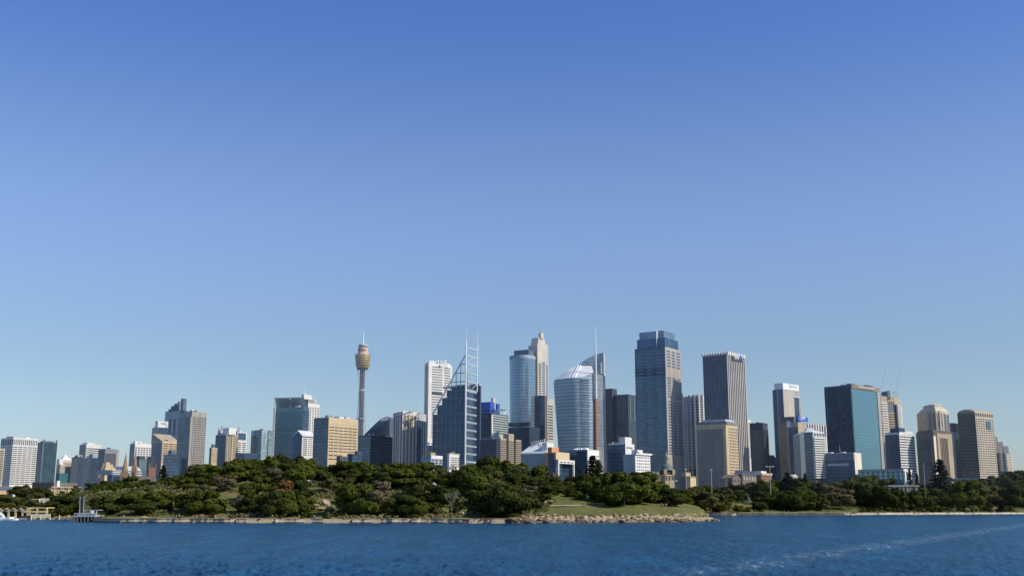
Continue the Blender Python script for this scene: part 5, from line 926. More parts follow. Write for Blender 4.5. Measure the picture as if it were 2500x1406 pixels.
MARK = [(95, 'slotted white tower'), (140, 'dark green glass tower'), (195, 'pyramid roof'), (245, 'white banded tower'), (292, 'grey ribbed tower'), (345, 'cathedral spires'), (437, 'tan wedge roofed tower'), (508, 'square-windowed slab'), (608, 'tan apartment tower'), (667, 'split blue tower'), (765, 'big teal tower'), (820, 'beige slotted block'), (875, 'gold turret tower'), (960, 'curved glass roof'), (1000, 'white finned tower'), (1040, 'white octagon tower'), (1100, 'stepped blue tower'), (1165, 'twin masts'), (1215, 'blue roof boxes'), (1270, 'three tan slabs'), (1330, 'pale sloping roof hall'), (1388, 'orange walled block'), (1440, 'glass sail tower'), (1475, 'white sail mast'), (1550, 'black tower'), (1605, 'white hotel'), (1650, 'slate dome'), (1700, 'round finned tower'), (1760, 'beige hotel'), (1810, 'dark notched tower'), (1880, 'squat brown tower'), (1950, 'slim concrete tower'), (2010, 'white balcony tower'), (2090, 'low dark finned office'), (2155, 'teal glass wall'), (2235, 'striped block'), (2280, 'brown tower'), (2325, 'tan framed tower'), (2380, 'arched brown wall'), (2425, 'gridded arched tower'), (2600, 'stepped white flats')]
TREES = []
def tree(kind, u, Y, vt, wf=1.0, var=None, row='', note=None):
    """planted on the ground at column u; its top reaches height vt"""
    p = gpos(u, Y); h = at(u, vt, Y).z - p.z
    if h < 1.2: return
    vs = KIND[kind]; i = random.randrange(len(vs)) if var is None else var
    TREES.append([kind, i, u, Y, p, h, wf, row, note, random.uniform(0, 6.28)])
PROF = [(100,1212),(140,1207),(170,1195),(200,1184),(260,1177),(300,1172),(340,1165),(400,1159),(440,1150),(470,1140),(500,1130),(560,1121),(600,1113),(650,1108),(700,1109),(740,1114),(780,1120),(820,1132),(860,1129),(900,1126),(930,1116),(960,1132),(1000,1131),(1050,1127),(1090,1142),(1130,1130),(1170,1112),(1200,1116),(1250,1127),(1300,1131),(1340,1142),(1385,1162),(1420,1152),(1480,1142),(1530,1141),(1570,1152),(1600,1168),(1650,1186),(2600,1186)]
def pick(u): return random.choices(['fig', 'round', 'gum'], [.45, .2, .35] if u < 430 else [.56, .2, .24])[0]
u = 150
while u < 1400:                       # ridge
    tree(pick(u), u, Ysh(u)+random.uniform(150, 185), tab(u, PROF)+random.choice((-6, -3, 0, 4, 10)), random.uniform(.85, 1.25), row='on the ridge'); u += random.uniform(26, 44)
for d0, d1, k, step, row in ((115, 140, .14, 36, 'on upper slope'), (88, 108, .28, 44, 'on mid slope'), (58, 80, .44, 54, 'on lower slope')):
    u = 130+random.uniform(0, 12)
    while u < 1345:
        vt = lerp(tab(u, PROF), 1262, k)+random.uniform(-12, 11); open_ = (752 < u < 828 and k > .2) or (1026 < u < 1080 and k > .2) or (1110 < u < 1195 and k > .2) or (930 < u < 965 and k > .4) or (555 < u < 600 and k > .2) or (k > .4 and (530 < u < 585 or 415 < u < 490))
        if not open_ or random.random() < .12: tree(pick(u), u, Ysh(u)+random.uniform(d0, d1), vt, random.uniform(1.0, 1.35), row=row)
        u += random.uniform(step*.8, step*1.25)
FR = [(140,1222,'fig',0),(160,1218,'fig',1),(262,1205,'fig',0),(292,1212,'fig',1),(322,1196,'fig',2),(350,1215,'fig',1),(385,1192,'fig',2),(398,1212,'fig',4),(470,1196,'fig',0),(500,1196,'fig',3),(522,1212,'fig',2),(588,1206,'dry',0),(612,1212,'fig',4),(640,1200,'fig',2),(676,1192,'fig',0),(712,1194,'fig',3),(728,1206,'fig',3),(845,1205,'gum',0),(870,1172,'fig',2),(892,1182,'fig',3),(918,1160,'gum',2),(965,1206,'fig',4),(995,1206,'fig',4),(1022,1210,'round',0),(1060,1226,'round',1),(1075,1232,'shrub',1),(1105,1240,'shrub',0),(1122,1230,'shrub',2),(1150,1238,'round',0),(1205,1196,'fig',0),(1240,1180,'fig',1),(1268,1204,'fig',0),(1296,1196,'fig',1),(1215,1225,'fig',4)]
for u, vt, k, i in FR: tree(k, u, Ysh(u)+(random.uniform(32, 52) if u < 590 else random.uniform(24, 42)), vt, random.uniform(1.0, 1.3), i, 'near the sea wall')
for u, vt in ((205,1252),(225,1250),(240,1246),(438,1250),(520,1250),(566,1252),(690,1251),(742,1252),(760,1247),(800,1246),(823,1250),(940,1250),(1010,1254),(1060,1252),(1180,1252),(1255,1250),(1275,1252),(1308,1243),(1330,1247)): tree('shrub', u, Ysh(u)+random.uniform(13, 20), vt, random.uniform(1.0, 1.6), None, 'beside the sea wall')
tree('rust', 692, Ysh(692)+62, 1170, 1.0, 0, 'on the slope'); tree('palm', 1038, Ysh(1038)+72, 1158, .9, 0, 'on the lawn'); tree('palm', 322, Ysh(322)+150, 1172, .8, 0, 'on the ridge'); tree('bare', 1103, Ysh(1103)+30, 1192, .7, 0, 'on the shelf'); tree('pine', 396, Ysh(396)+175, 1133, 1.25, 0, 'on the ridge'); tree('gum', 470, 640, 1146, 1.0, 0, 'on the ridge'); tree('bare', 1118, 640, 1120, .9, 1, 'on the ridge')
# the point: lawn trees with clear trunks
for k, i, u, Y, vt, wf, row in (('round',0,1413,565,1196,1.2,'on the lawn'),('fig',1,1436,600,1150,1.0,'behind the lawn'),('pine',0,1448,640,1108,1.35,'behind the lawn'),('pine',1,1462,655,1120,1.2,'behind the lawn'),('fig',3,1470,570,1165,.9,'on the lawn'),('fig',3,1500,560,1150,1.0,'on the lawn'),('fig',0,1535,575,1143,1.05,'on the lawn'),('fig',2,1524,545,1170,1.15,'on the lawn'),('fig',3,1562,560,1158,1.0,'on the lawn'),('fig',3,1572,585,1150,1.0,'on the lawn'),('fig',2,1585,575,1172,.9,'on the lawn'),('gum',1,1405,650,1158,1.2,'behind the lawn'),('bare',1,1428,600,1172,.9,'behind the lawn'),('fig',0,1365,620,1166,1.1,'behind the lawn'),('fig',2,1385,625,1172,1.1,'behind the lawn'),('fig',0,1340,600,1162,1.2,'behind the lawn'),('fig',1,1318,570,1170,1.2,'behind the lawn'),('fig',0,1480,640,1160,1.2,'behind the lawn'),('fig',1,1375,590,1200,1.3,'on the lawn'),('fig',4,1395,610,1200,1.2,'behind the lawn'),('fig',4,1455,600,1190,1.3,'behind the lawn'),('fig',0,1500,620,1185,1.3,'behind the lawn'),('fig',4,1545,630,1190,1.3,'behind the lawn')): tree(k, u, Y, vt, wf, i, row)
for u, Y, vt, i in ((1345,575,1192,0),(1362,585,1186,1),(1390,578,1196,4),(1418,600,1188,0),(1600,580,1178,3),(1616,588,1184,2),(1632,578,1190,4),(1648,560,1204,1),(1588,600,1170,0),(1556,600,1160,4),(1512,600,1158,1)): tree('fig', u, Y, vt, 1.2, i, 'at the lawn edge')
for u, vt, i in ((2176,1184,0),(2192,1200,1),(2210,1214,4),(2230,1196,1),(2244,1186,0)): tree('fig', u, Ycv(u)+42, vt, 1.15, i, 'before the pale ramp wall')
# the cove gardens
PC = [(1590,1180),(1610,1186),(1650,1186),(1700,1184),(1750,1182),(1800,1173),(1850,1170),(1890,1172),(1930,1164),(1990,1172),(2050,1178),(2085,1164),(2115,1150),(2150,1153),(2172,1172),(2195,1200),(2230,1190),(2262,1176),(2310,1182),(2350,1158),(2385,1164),(2430,1154),(2465,1150),(2500,1140),(2560,1140)]
u = 1598
while u < 2540:
    if 2178 < u < 2222: tree('fig', u, Ycv(u)+random.uniform(60, 85), random.uniform(1190, 1200), 1.0, row='by the pale ramp wall')
    else: tree(pick(u), u, Ycv(u)+random.uniform(125, 150), tab(u, PC)+random.uniform(-2, 8), random.uniform(1.0, 1.35), row='at the cove back')
    u += random.uniform(20, 30)
u = 1640
while u < 2540:
    if not (1812 < u < 1850 or 2175 < u < 2228): tree(pick(u), u, Ycv(u)+random.uniform(75, 100), lerp(tab(u, PC), 1250, .3)+random.uniform(-5, 8), random.uniform(1.0, 1.4), row='in mid cove')
    u += random.uniform(24, 34)
for u, vt, k, i in ((1612,1190,'bare',1),(1636,1188,'bare',0),(1600,1195,'fig',1),(1622,1205,'fig',0),(1650,1200,'fig',2),(1672,1210,'fig',3),(1690,1222,'round',1),(1705,1225,'round',0),(1740,1218,'gum',0),(1762,1224,'gum',1),(1855,1222,'fig',0),(1880,1212,'fig',4),(1905,1205,'fig',1),(1935,1200,'fig',0),(1962,1205,'fig',4),(1985,1206,'fig',0),(2010,1210,'gum',1),(2055,1185,'gum',2),(2100,1176,'fig',3),(2132,1180,'fig',0),(2160,1202,'fig',1),(2250,1186,'fig',0),(2280,1190,'fig',4),(2305,1202,'fig',0),(2335,1215,'round',0),(2362,1172,'fig',3),(2400,1172,'gum',0),(2418,1182,'gum',1),(2450,1192,'fig',0),(2480,1182,'fig',4),(2505,1178,'fig',1),(2530,1180,'fig',0)): tree(k, u, Ycv(u)+(random.uniform(58, 78) if u > 2060 else random.uniform(38, 58)) if u > 1660 else 700+random.uniform(0, 30), vt, random.uniform(1.05, 1.35), i, 'at the cove front')
u = 1602
while u < 1778: tree(pick(u), u, Ycv(u)+random.uniform(12, 40), random.uniform(1190, 1206) if u < 1740 else random.uniform(1205, 1215), random.uniform(1.1, 1.4), row='at the cove corner'); u += random.uniform(12, 18)
tree('round', 1803, Ycv(1803)+26, 1231, 1.4, 0, 'on the cove lawn'); tree('round', 1827, Ycv(1827)+30, 1236, 1.2, 1, 'on the cove lawn'); tree('pine', 1925, Ycv(1925)+120, 1150, 1.7, 0, 'at the cove back'); tree('pine', 1968, Ycv(1968)+125, 1152, .8, 1, 'at the cove back'); tree('pine', 2300, Ycv(2300)+110, 1118, 1.5, 1, 'at the cove back'); tree('pine', 2224, Ycv(2224)+150, 1141, .7, 0, 'by the pale ramp wall'); tree('pine', 2242, Ycv(2242)+150, 1154, .8, 1, 'by the pale ramp wall'); tree('fig', 2205, Ycv(2205)+60, 1214, .9, 1, 'by the pale ramp wall'); tree('shrub', 2216, Ycv(2216)+40, 1212, .8, 2, 'by the pale ramp wall')
u = 2105
while u < 2470: tree('shrub', u, Ycv(u)+random.uniform(14, 20), random.uniform(1229, 1238), random.uniform(1.0, 1.5), None, 'above the pale wall'); u += random.uniform(14, 26)
tree('pine', 2446, Ycv(2446)+16, 1222, 1.6, 0, 'above the pale wall')
# the left bay
for u, vt, k, i, Y in ((2,1206,'fig',4,650),(16,1208,'gum',1,640),(40,1210,'fig',1,650),(55,1222,'gum',1,630),(72,1192,'fig',1,700),(88,1186,'fig',0,690),(98,1196,'fig',4,680),(105,1205,'gum',0,670),(62,1205,'gum',1,660),(66,1181,'gum',0,760),(52,1184,'fig',1,765),(80,1215,'gum',1,640),(30,1225,'gum',0,625),(8,1226,'round',1,625),(100,1228,'gum',1,615),(122,1228,'round',0,610),(135,1222,'fig',4,605),(150,1208,'fig',4,610),(118,1240,'shrub',0,595),(45,1232,'gum',1,615),(18,1234,'shrub',1,615),(70,1232,'shrub',0,612)): tree(k, u, Y, vt, random.uniform(1.1, 1.5), i, 'above the left bay')
def plant_all():
    keyed = {}
    for t in TREES:
        kind, i, u, Y, p, h, wf, row, note, rz = t
        mk = next(n for lim, n in MARK if u < lim); size = 'tall' if h > 17 else 'small' if h < 7 and kind != 'shrub' and kind != 'rust' else ''
        look = (size+' ' if size and size not in LOOK[kind][i] else '')+LOOK[kind][i]
        keyed.setdefault((look, row, mk), []).append(t)
    for (look, row, mk), ts in keyed.items():
        ts.sort(key=lambda t: t[2]); n = len(ts)
        for q, t in enumerate(ts):
            kind, i, u, Y, p, h, wf, row, note, rz = t
            lab = f'{look} {row} below the {mk}'
            if n == 2: lab += ', '+('left', 'right')[q]+' of the two'
            elif n > 2: lab += ', '+('leftmost' if q == 0 else 'rightmost' if q == n-1 else ['', 'second', 'third', 'fourth', 'fifth'][q]+' from left' )
            if len(lab.split()) > 16: lab = lab.replace(' below the ', ' under ')
            while len(lab.split()) > 16: lab = lab.split(' ', 1)[1]
            o = thing(NAMES[kind], lab, 'shrub' if kind == 'shrub' else 'tree', p, rz, {'shrub': 'shrubs along the shore', 'pine': 'pines among the trees'}.get(kind, 'trees of the harbour gardens'))
            w = h*wf*1.12*(1.0 if kind not in ('fig', 'round') else max(.8, min(1.5, 15/h)**.4)); o.scale = (w, w, h)
            cr, tk = KIND[kind][i]; link('crown', cr, o); link('trunk', tk, o)
plant_all()
def undergrowth(name, n, u0, u1, t0, t1, Yf, mat, seed, thr):
    rng = np.random.default_rng(seed); P = []; k = 0
    while len(P) < n and k < n*8:
        k += 1; u = rng.uniform(u0, u1); Y = Yf(u)+rng.uniform(t0, t1); x = (u-1250)*Y*CT/F_PX
        m = math.sin(x*.11+seed)*math.sin(Y*.13+x*.05)+.6*math.sin(x*.31)*math.sin(Y*.27+seed)
        if m < thr: continue
        if Yf is Ysh and ((408 < u < 482 and Y-Yf(u) < 52) or (538 < u < 588 and Y-Yf(u) < 75) or (740 < u < 822 and Y-Yf(u) < 60)) and rng.uniform() < .85: continue
        g = ground(x, Y)
        if g > 1: P.append((x, Y, g+rng.uniform(.0, 1.0+.9*max(0, m))))
    P = np.array(P); Nn = rng.normal(size=P.shape)*.6+np.array([.1, -.5, .8]); Nn /= np.linalg.norm(Nn, axis=1)[:, None]
    tag(link(name, leaf_mesh(name, P, Nn, .42, rng, mat)), kind='stuff')
undergrowth('undergrowth', 15000, 190, 1340, 27, 130, Ysh, 'ground_leaf', 61, -.05); undergrowth('dry_grass', 9000, 200, 1330, 10, 120, Ysh, 'ground_dry', 62, .25)
undergrowth('undergrowth', 9000, 1600, 2560, 30, 150, Ycv, 'ground_leaf', 63, .2); undergrowth('undergrowth', 6000, -150, 190, 6, 130, lambda u: 600, 'ground_leaf', 64, -.4); undergrowth('ground_cover', 5000, 2095, 2540, 9, 26, Ycv, 'ground_leaf', 65, .1)
# ================================================================== rocks and sea walls
def tide(name='tide_wall', A=(.40, .33, .22), B=(.27, .20, .12), C=(.50, .43, .32)):
    m, nt, b = nm(name); v = coords(nt); sp = N(nt, 'ShaderNodeSeparateXYZ'); nt.links.new(v, sp.inputs[0])
    n1 = noise(nt, v, .5, 4, .7); n2 = noise(nt, coords(nt, 'Object', (.12, .12, .5)), 1.0, 3)
    c = mixc(nt, remap(nt, n2, .35, .65, 0, 1), A, B); c = mixc(nt, remap(nt, n1, .3, .75, 0, 1), c, C)
    c = mixc(nt, remap(nt, math_(nt, 'ADD', sp.outputs[2], math_(nt, 'MULTIPLY', n1, .9)), .7, 1.25, 1, 0), c, (.075, .06, .04))
    nt.links.new(c, b.inputs['Base Color']); b.inputs['Roughness'].default_value = .9; MATS[name] = m
tide(); tide('tide_wall_pale', (.56, .48, .35), (.44, .36, .25), (.62, .55, .43)); tide('tide_rock', (.34, .26, .16), (.18, .125, .07), (.44, .35, .23))
def boulder(seed, flat=.5):
    rng = np.random.default_rng(seed); import bmesh
    bm = bmesh.new(); bmesh.ops.create_icosphere(bm, subdivisions=2, radius=1)
    pl = rng.normal(size=(9, 3)); pl /= np.linalg.norm(pl, axis=1)[:, None]; dd = rng.uniform(.55, .95, 9)
    for v in bm.verts:
        c = np.array(v.co)
        for n_, d_ in zip(pl, dd):
            e = c@n_
            if e > d_: c = c-n_*(e-d_)
        c = c*(1+.05*rng.normal()); v.co = (c[0], c[1]*.8, c[2]*flat)
    me = bpy.data.meshes.new('boulder'); bm.to_mesh(me); bm.free(); return me
wall('rock_dark', (.17, .13, .09), .7, .5); wall('rock', (.30, .21, .12), .9, .7); wall('rock_pale', (.50, .39, .26), .9, .5)
BLD = {m: [] for m in ('rock', 'rock_pale', 'rock_dark')}
for i in range(7):
    for m in BLD: me = boulder(100+i); me.materials.append(MATS[m]); BLD[m].append(me)
def rock(u, Y, s, pale, lab, grp, dz=.15):
    p = gpos(u, Y); me = random.choice(BLD[pale if isinstance(pale, str) else 'rock_pale' if pale else 'rock']); o = link('boulder', me, None, (p.x, p.y, max(p.z, -.3)+s*dz), random.uniform(0, 6.28)); o.rotation_euler = (random.uniform(-.3, .3), random.uniform(-.3, .3), o.rotation_euler.z); o.scale = (s*random.uniform(.9, 1.5), s, s*random.uniform(.7, 1.1)); tag(o, lab, 'rock', grp)
for k in range(222):
    u = random.uniform(1246, 1752); t = random.random(); yy = Ysh(u) - .5 + t*12*(1 if u < 1690 else .55)
    s = random.uniform(.6, 2.0)*(1.1-.35*t)*(1 if u < 1690 else .7)
    seg = 'in the left third of the rocky shore below the lawn' if u < 1410 else 'in the middle of the rocky shore below the lawn' if u < 1600 else 'near the tip of the rocky point'
    pale = 'rock_dark' if t < .22 else ('rock_pale' if (t > .45 and u > 1560) or random.random() < .25 else 'rock')
    rock(u, yy, s, pale, f'{dict(rock_dark="dark wet", rock="brown weathered", rock_pale="pale dry")[pale]} sandstone boulder {seg}', f'{dict(rock_dark="dark wet", rock="brown", rock_pale="pale")[pale]} boulders {seg}')
for k in range(24):
    u = random.choice([random.uniform(575, 690), random.uniform(795, 865), random.uniform(1000, 1020), random.uniform(1085, 1245), random.uniform(200, 235)])
    rock(u, Ysh(u)+random.uniform(-1, 1.5), random.uniform(.4, .9), False, 'small dark boulder at the foot of a gap in the sandstone sea wall', 'boulders in the gaps of the sea wall')
V = []; ns = 300; nr = 14; rr = random.Random(5)                 # the broken sandstone bank the boulders lie on
for i in range(ns+1):
    u = lerp(1247, 1756, i/ns); Yb_ = Ysh(u); wd = 11*(1 if u < 1640 else lerp(1, .35, (u-1640)/117))
    for j in range(nr+1):
        t = j/nr; Y = Yb_-1.2+t*wd+rr.uniform(-.3, .3); x = (u-1250)*Y*CT/F_PX; st_ = math.floor(t*4+.6*math.sin(u*.11)+.5*math.sin(u*.037+1))/4
        zz = -0.6 if j == 0 else max(ground(x, Y)-.35, -.3)+(.25+.55*st_*math.sin(u*.21)**2+rr.uniform(-.22, .38))*(1 if j < nr else -.6)
        V.append((x, Y, zz))
mb = MB(); m_ = nr+1; mb.add(V, [(i*m_+j, (i+1)*m_+j, (i+1)*m_+j+1, i*m_+j+1) for i in range(ns) for j in range(nr)]); tag(obj('rocky_shore', mb, 'tide_rock'), kind='structure')
for u, Y, s, pl, lab in ((783,535,2.6,True,'big pale grey rock in the clearing under the beige block'),(805,530,3.0,False,'big grey leaning rock in the clearing under the beige block'),(772,545,1.8,True,'small pale rock at the left of the clearing under the beige block'),(795,552,3.0,True,'flat tan rock shelf at the top of the clearing under the beige block'),(1318,540,3.2,True,'pale rock on the left end of the lawn'),(1340,545,3.6,False,'dark leaning rock at the left end of the lawn'),(940,520,2.6,True,'pale rock under the brownish tree below the curved glass roof'),(1822,850,3.4,True,'pale rock pile on the cove lawn, the left rock'),(1830,852,3.0,True,'pale rock pile on the cove lawn, the right rock'),(1130,515,2.8,True,'pale rock ledge below the twin masts'),(1150,520,3.2,False,'dark rock ledge below the twin masts'),(352,Ysh(352)+10,1.6,True,'white rock beside the walkway below the cathedral tower')): rock(u, Y, s, pl, lab, None, .3)
def seawall(segs, Yf, mat, z1, lab, cat='sea wall', cop='cop_stone'):
    for k, (u0, u1, l) in enumerate(segs):
        t = thing('sea_wall', l, cat, gpos(u0, Yf(u0)+1)*1.0, 0, lab); t.location.z = 0; o = Vector((t.location.x, t.location.y)); n = max(2, int((u1-u0)/7)); fr = []; bk = []
        rr = random.Random(int(u0))
        for i in range(n+1):
            u = lerp(u0, u1, i/n); Y = Yf(u); x = (u-1250)*Y*CT/F_PX; fr.append(Vector((x, Y-.4+rr.uniform(-.35, .35)+.8*math.sin(u*.043)+.5*math.sin(u*.11)))-o); bk.append(Vector((x, Y+3.2))-o)
        mb = MB(); zs = [-1, .35, z1*.7, z1]; V = []
        for j, z in enumerate(zs): V += [(p.x, p.y-(.5 if j < 2 else 0)+rr.uniform(-.1, .1), z+(rr.uniform(-.12, .12) if j in (1, 3) else 0)) for p in fr]
        V += [(p.x, p.y, z1) for p in bk]; m = n+1
        mb.add(V, [(j*m+i, j*m+i+1, (j+1)*m+i+1, (j+1)*m+i) for j in range(4) for i in range(n)]+[(0, m, 2*m, 3*m, 4*m), (n, m+n, 2*m+n, 3*m+n, 4*m+n)]); obj('wall_face', mb, mat, t)
        mb = MB(); mb.add([(p.x, p.y-.12, z) for z in (z1-.05, z1+.3) for p in fr]+[(p.x, p.y, z1+.3) for p in bk], [(j*m+i, j*m+i+1, (j+1)*m+i+1, (j+1)*m+i) for j in range(2) for i in range(n)]); obj('coping', mb, cop, t)
seawall([(232, 574, 'long low sandstone sea wall at the left, below the cathedral and square-windowed slab'), (578, 604, 'short broken stub of sea wall right of the long left wall'), (676, 792, 'sea wall length with a grassy top below the big teal tower and beige block'), (862, 936, 'sea wall length below the curved glass roof'), (936, 996, 'crumbling end of sea wall below the white finned tower'), (1006, 1128, 'sea wall length below the white eight sided tower and twin masts')], Ysh, 'tide_wall', 1.6, 'sandstone sea walls of the headland')
seawall([(604, 676, 'dark shaded length of sea wall under overhanging figs below the split blue tower'), (792, 862, 'dark shaded gap of low sea wall below the gold turret tower'), (1128, 1246, 'dark shaded sea wall under the big figs left of the rocky point')], lambda u: Ysh(u)+2, 'wall_dark', 1.5, 'shaded sea walls', cop='wall_dark')  # shade under the figs is put into the dark wall colour
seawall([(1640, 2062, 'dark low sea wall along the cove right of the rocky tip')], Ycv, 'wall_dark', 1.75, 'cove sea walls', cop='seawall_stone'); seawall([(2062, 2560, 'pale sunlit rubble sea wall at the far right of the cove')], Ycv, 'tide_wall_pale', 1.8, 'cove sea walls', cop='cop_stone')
for k in range(36): u = random.uniform(2068, 2500); rock(u, Ycv(u)-.6+random.uniform(-.8, 2.6), random.uniform(.6, 1.5), random.random() < .6, 'small rock at the foot of the pale rubble wall at far right', 'rocks below the far right wall')
mb = MB()
for k in range(170):                  # loose rubble nobody could count, one object
    u = random.uniform(2064, 2540); s = random.uniform(.35, .9); p = gpos(u, Ycv(u)-.4+random.uniform(-.8, 2.2)); me = random.choice(BLD['rock_pale'])
    M_ = Matrix.Translation((p.x, p.y, max(p.z, -.2)+s*.2)) @ Matrix.Rotation(random.uniform(0, 6), 4, 'Z') @ Matrix.Diagonal((s*1.3, s, s, 1)); mb.add([M_ @ v.co for v in me.vertices], [tuple(q.vertices) for q in me.polygons])
tag(obj('rubble', mb, 'rock_pale'), kind='stuff')
mb = MB(); a = [gpos(lerp(1345, 1420, i/10), lerp(533, 541, i/10)) for i in range(11)]; mb.add([p+Vector((0, dy, .3+dy*.12)) for dy in (0, 2.6) for p in a], [(i, i+1, i+12, i+11) for i in range(10)]); tag(obj('path', mb, 'path_stone'), kind='structure')
# ================================================================== shore structures
a = at(-20, 1266, 590); t = thing('bathing_pavilion', 'long yellow framed bathing pavilion with open bays on the left shore', 'pavilion', (a.x, 590, 0)); W = at(112, 1266, 590).x-a.x; z = lambda v: at(50, v, 590).z
obj('quay', MB().box(0, W+12, -1, 14, -1, 1.0), 'concrete', t); obj('rear_wall', MB().box(0, W, 8, 10, 1, z(1244)), 'timber', t); obj('roof', MB().box(W*.63, W, -.4, 10, z(1240), z(1238)), 'yellow_frame', t); obj('lower_beam', MB().box(W*.58, W+.6, -.5, 1, z(1250.5), z(1246.5)), 'yellow_frame', t)
for i in range(5): obj('bay_roof', MB().profile([(0, z(1239)), (6.5, z(1239)), (6.5, z(1242)), (1.5, z(1243))], -.5, 9), 'yellow_frame', t, (W*(.02+.13*i), 0, 0)); obj('column', MB().box(0, .9, -.4, .4, 1, z(1240)), 'yellow_frame', t, (W*(.02+.13*i)+4, 0, 0)); obj('awning', MB().box(-1.5, 3, -.6, 2, z(1247), z(1245.5)), 'white', t, (W*(.02+.13*i), 0, 0))
for i in range(3): obj('column', MB().box(0, .8, -.4, .4, 1, z(1240)), 'yellow_frame', t, (W*(.64+.175*i), 0, 0))
obj('upper_window', MB().box(W*.66, W*.97, .3, .6, z(1246), z(1241)), 'window_warm', t); obj('base_wall', MB().box(W*.72, W+2, -.7, .6, 1, z(1254)), 'warm_white', t); obj('dark_opening', MB().box(W*.53, W*.71, -.8, .4, .6, z(1258)), 'charcoal', t)
for i in range(6): obj('quay_pile', MB().tube((0,0,-1), (0,0,2.6), .35, n=6), 'yellow_frame', t, (W*.75+i*5, -1.6, 0))
def hull(L, w, h):
    mb = MB(); n = 8; V = []
    for j, (zz, k) in enumerate(((0, .75), (h, 1.0))):
        V += [(L*(i/n-.5), -w*k*.5*math.sqrt(max(0, 1-(max(0, i/n-.45)/.55)**2)), zz+(.25*h*(i/n)**2 if j else 0)) for i in range(n+1)]+[(L*(i/n-.5), w*k*.5*math.sqrt(max(0, 1-(max(0, i/n-.45)/.55)**2)), zz+(.25*h*(i/n)**2 if j else 0)) for i in range(n, -1, -1)]
    m = 2*(n+1); return mb.add(V, [tuple(range(m-1, -1, -1)), tuple(range(m, 2*m))]+[(i, (i+1)%m, (i+1)%m+m, i+m) for i in range(m)])
for u, L, lab, rz in ((2, 13, 'white motor cruiser with a raised cabin at the left edge, moored by the pavilion', .2), (22, 10, 'low white motor boat moored right of the bigger cruiser at the left edge', 0)):
    p = at(u, 1266, 575); t = thing('motor_boat', lab, 'boat', (p.x, 575, -.3), rz, 'boats moored at the left shore'); h = 1.6 if L > 11 else 1.0
    obj('hull', hull(L, L*.3, h), 'white_metal', t); obj('cabin', MB().taper([(-L*.3, -L*.11), (L*.15, -L*.11), (L*.15, L*.11), (-L*.3, L*.11)], h, [(-L*.26, -L*.09), (L*.05, -L*.09), (L*.05, L*.09), (-L*.26, L*.09)], h+(2.0 if L > 11 else .9)), 'white_metal', t)
    obj('window', MB().box(-L*.24, L*.06, -L*.125, L*.125, h+.6, h+1.1 if L > 11 else h+.75), 'window', [q for q in t.children if q.name.startswith('cabin')][0])
    if L > 11: obj('flybridge', MB().box(-L*.25, -L*.02, -L*.09, L*.09, h+2.0, h+2.8), 'white_metal', t)
p = at(188, 1268, 520); t = thing('pool_platform', 'grey swimming platform on piles with a small canopy at the left of the headland', 'jetty', (p.x, 516, 0)); W = at(240, 1258, 520).x-p.x; z = lambda v: at(215, v, 516).z
obj('deck', MB().box(0, W, 0, 12, z(1261), z(1257)), 'pale_blue_grey', t); obj('under_wall', MB().box(1, W-1, 1, 11, -1, z(1261)), 'charcoal', t)
for i in range(7): obj('railing_post', MB().box(-.08, .08, -.08, .08, z(1257), z(1252)), 'light_grey', t, (W*i/6, .3, 0)); obj('pile', MB().tube((0,0,-1), (0,0,z(1261)), .3, n=6), 'timber', t, (W*i/6, .2, 0))
obj('rail', MB().box(0, W, .2, .4, z(1253), z(1252)), 'white_metal', t); obj('canopy_roof', MB().box(W*.35, W*1.05, 2, 8, z(1245.5), z(1244)), 'pale_blue_grey', t); obj('glass_screen', MB().box(W*.3, W*.95, 1.5, 1.7, z(1257), z(1250)), 'pale_glass', t)
for i in range(3): obj('canopy_post', MB().box(-.12, .12, 2, 2.3, z(1257), z(1245)), 'white_metal', t, (W*(.38+.3*i), 0, 0))
obj('white_sign', MB().lathe([(.75, 0), (.75, .2)], 14), 'white_metal', t, (W*.82, 1.4, z(1249))).rotation_euler = (PI/2, 0, 0)
for u, du in ((194, 1.5), (203, 2)):
    a = at(u, 1257, 519); b = at(u+du, 1211, 519); t = thing('flag_pole', f'tall pale pole on the swimming platform, {"left" if u < 200 else "right"} of the pair', 'pole', (a.x, 519, z(1257)), 0, 'poles on the swimming platform'); obj('shaft', MB().tube((0,0,0), b-a, .24, .16, 8), 'pale_blue_grey', t); obj('base_plate', MB().lathe([(.8, 0), (.8, .35)], 10), 'pale_blue_grey', t)
bpy.context.view_layer.update()
for u, v0, v1, Y, lab, heads in ((1737, 1187, 1147, 900, 'tall light mast with a single lamp in front of the beige hotel', 1), (1880, 1172, 1139, 900, 'light mast with a crown of floodlights in front of the squat brown tower', 3), (1675, 1180, 1146, 880, 'slim light mast beside the tallest tower', 1), (1647, 1180, 1174, 800, 'short lamp post right of the slate dome', 2), (2255, 1158, 1128, 900, 'white pole in front of the brown tower', 0)):
    a = at(u, v0, Y); b = at(u-.5, v1, Y); g = ground(a.x, Y); t = thing('lamp_post', lab, 'lamp post', (a.x, Y, g)); obj('pole', MB().tube((0,0,0), (b.x-a.x, 0, b.z-g), .28, .18, 8), 'light_grey', t)
    for i in range(heads): obj('lamp_head', MB().box(-.9, .9, -.4, .4, 0, .5), 'white_metal', t.children[0], (b.x-a.x+(i-(heads-1)/2)*2.6, 0, b.z-g))
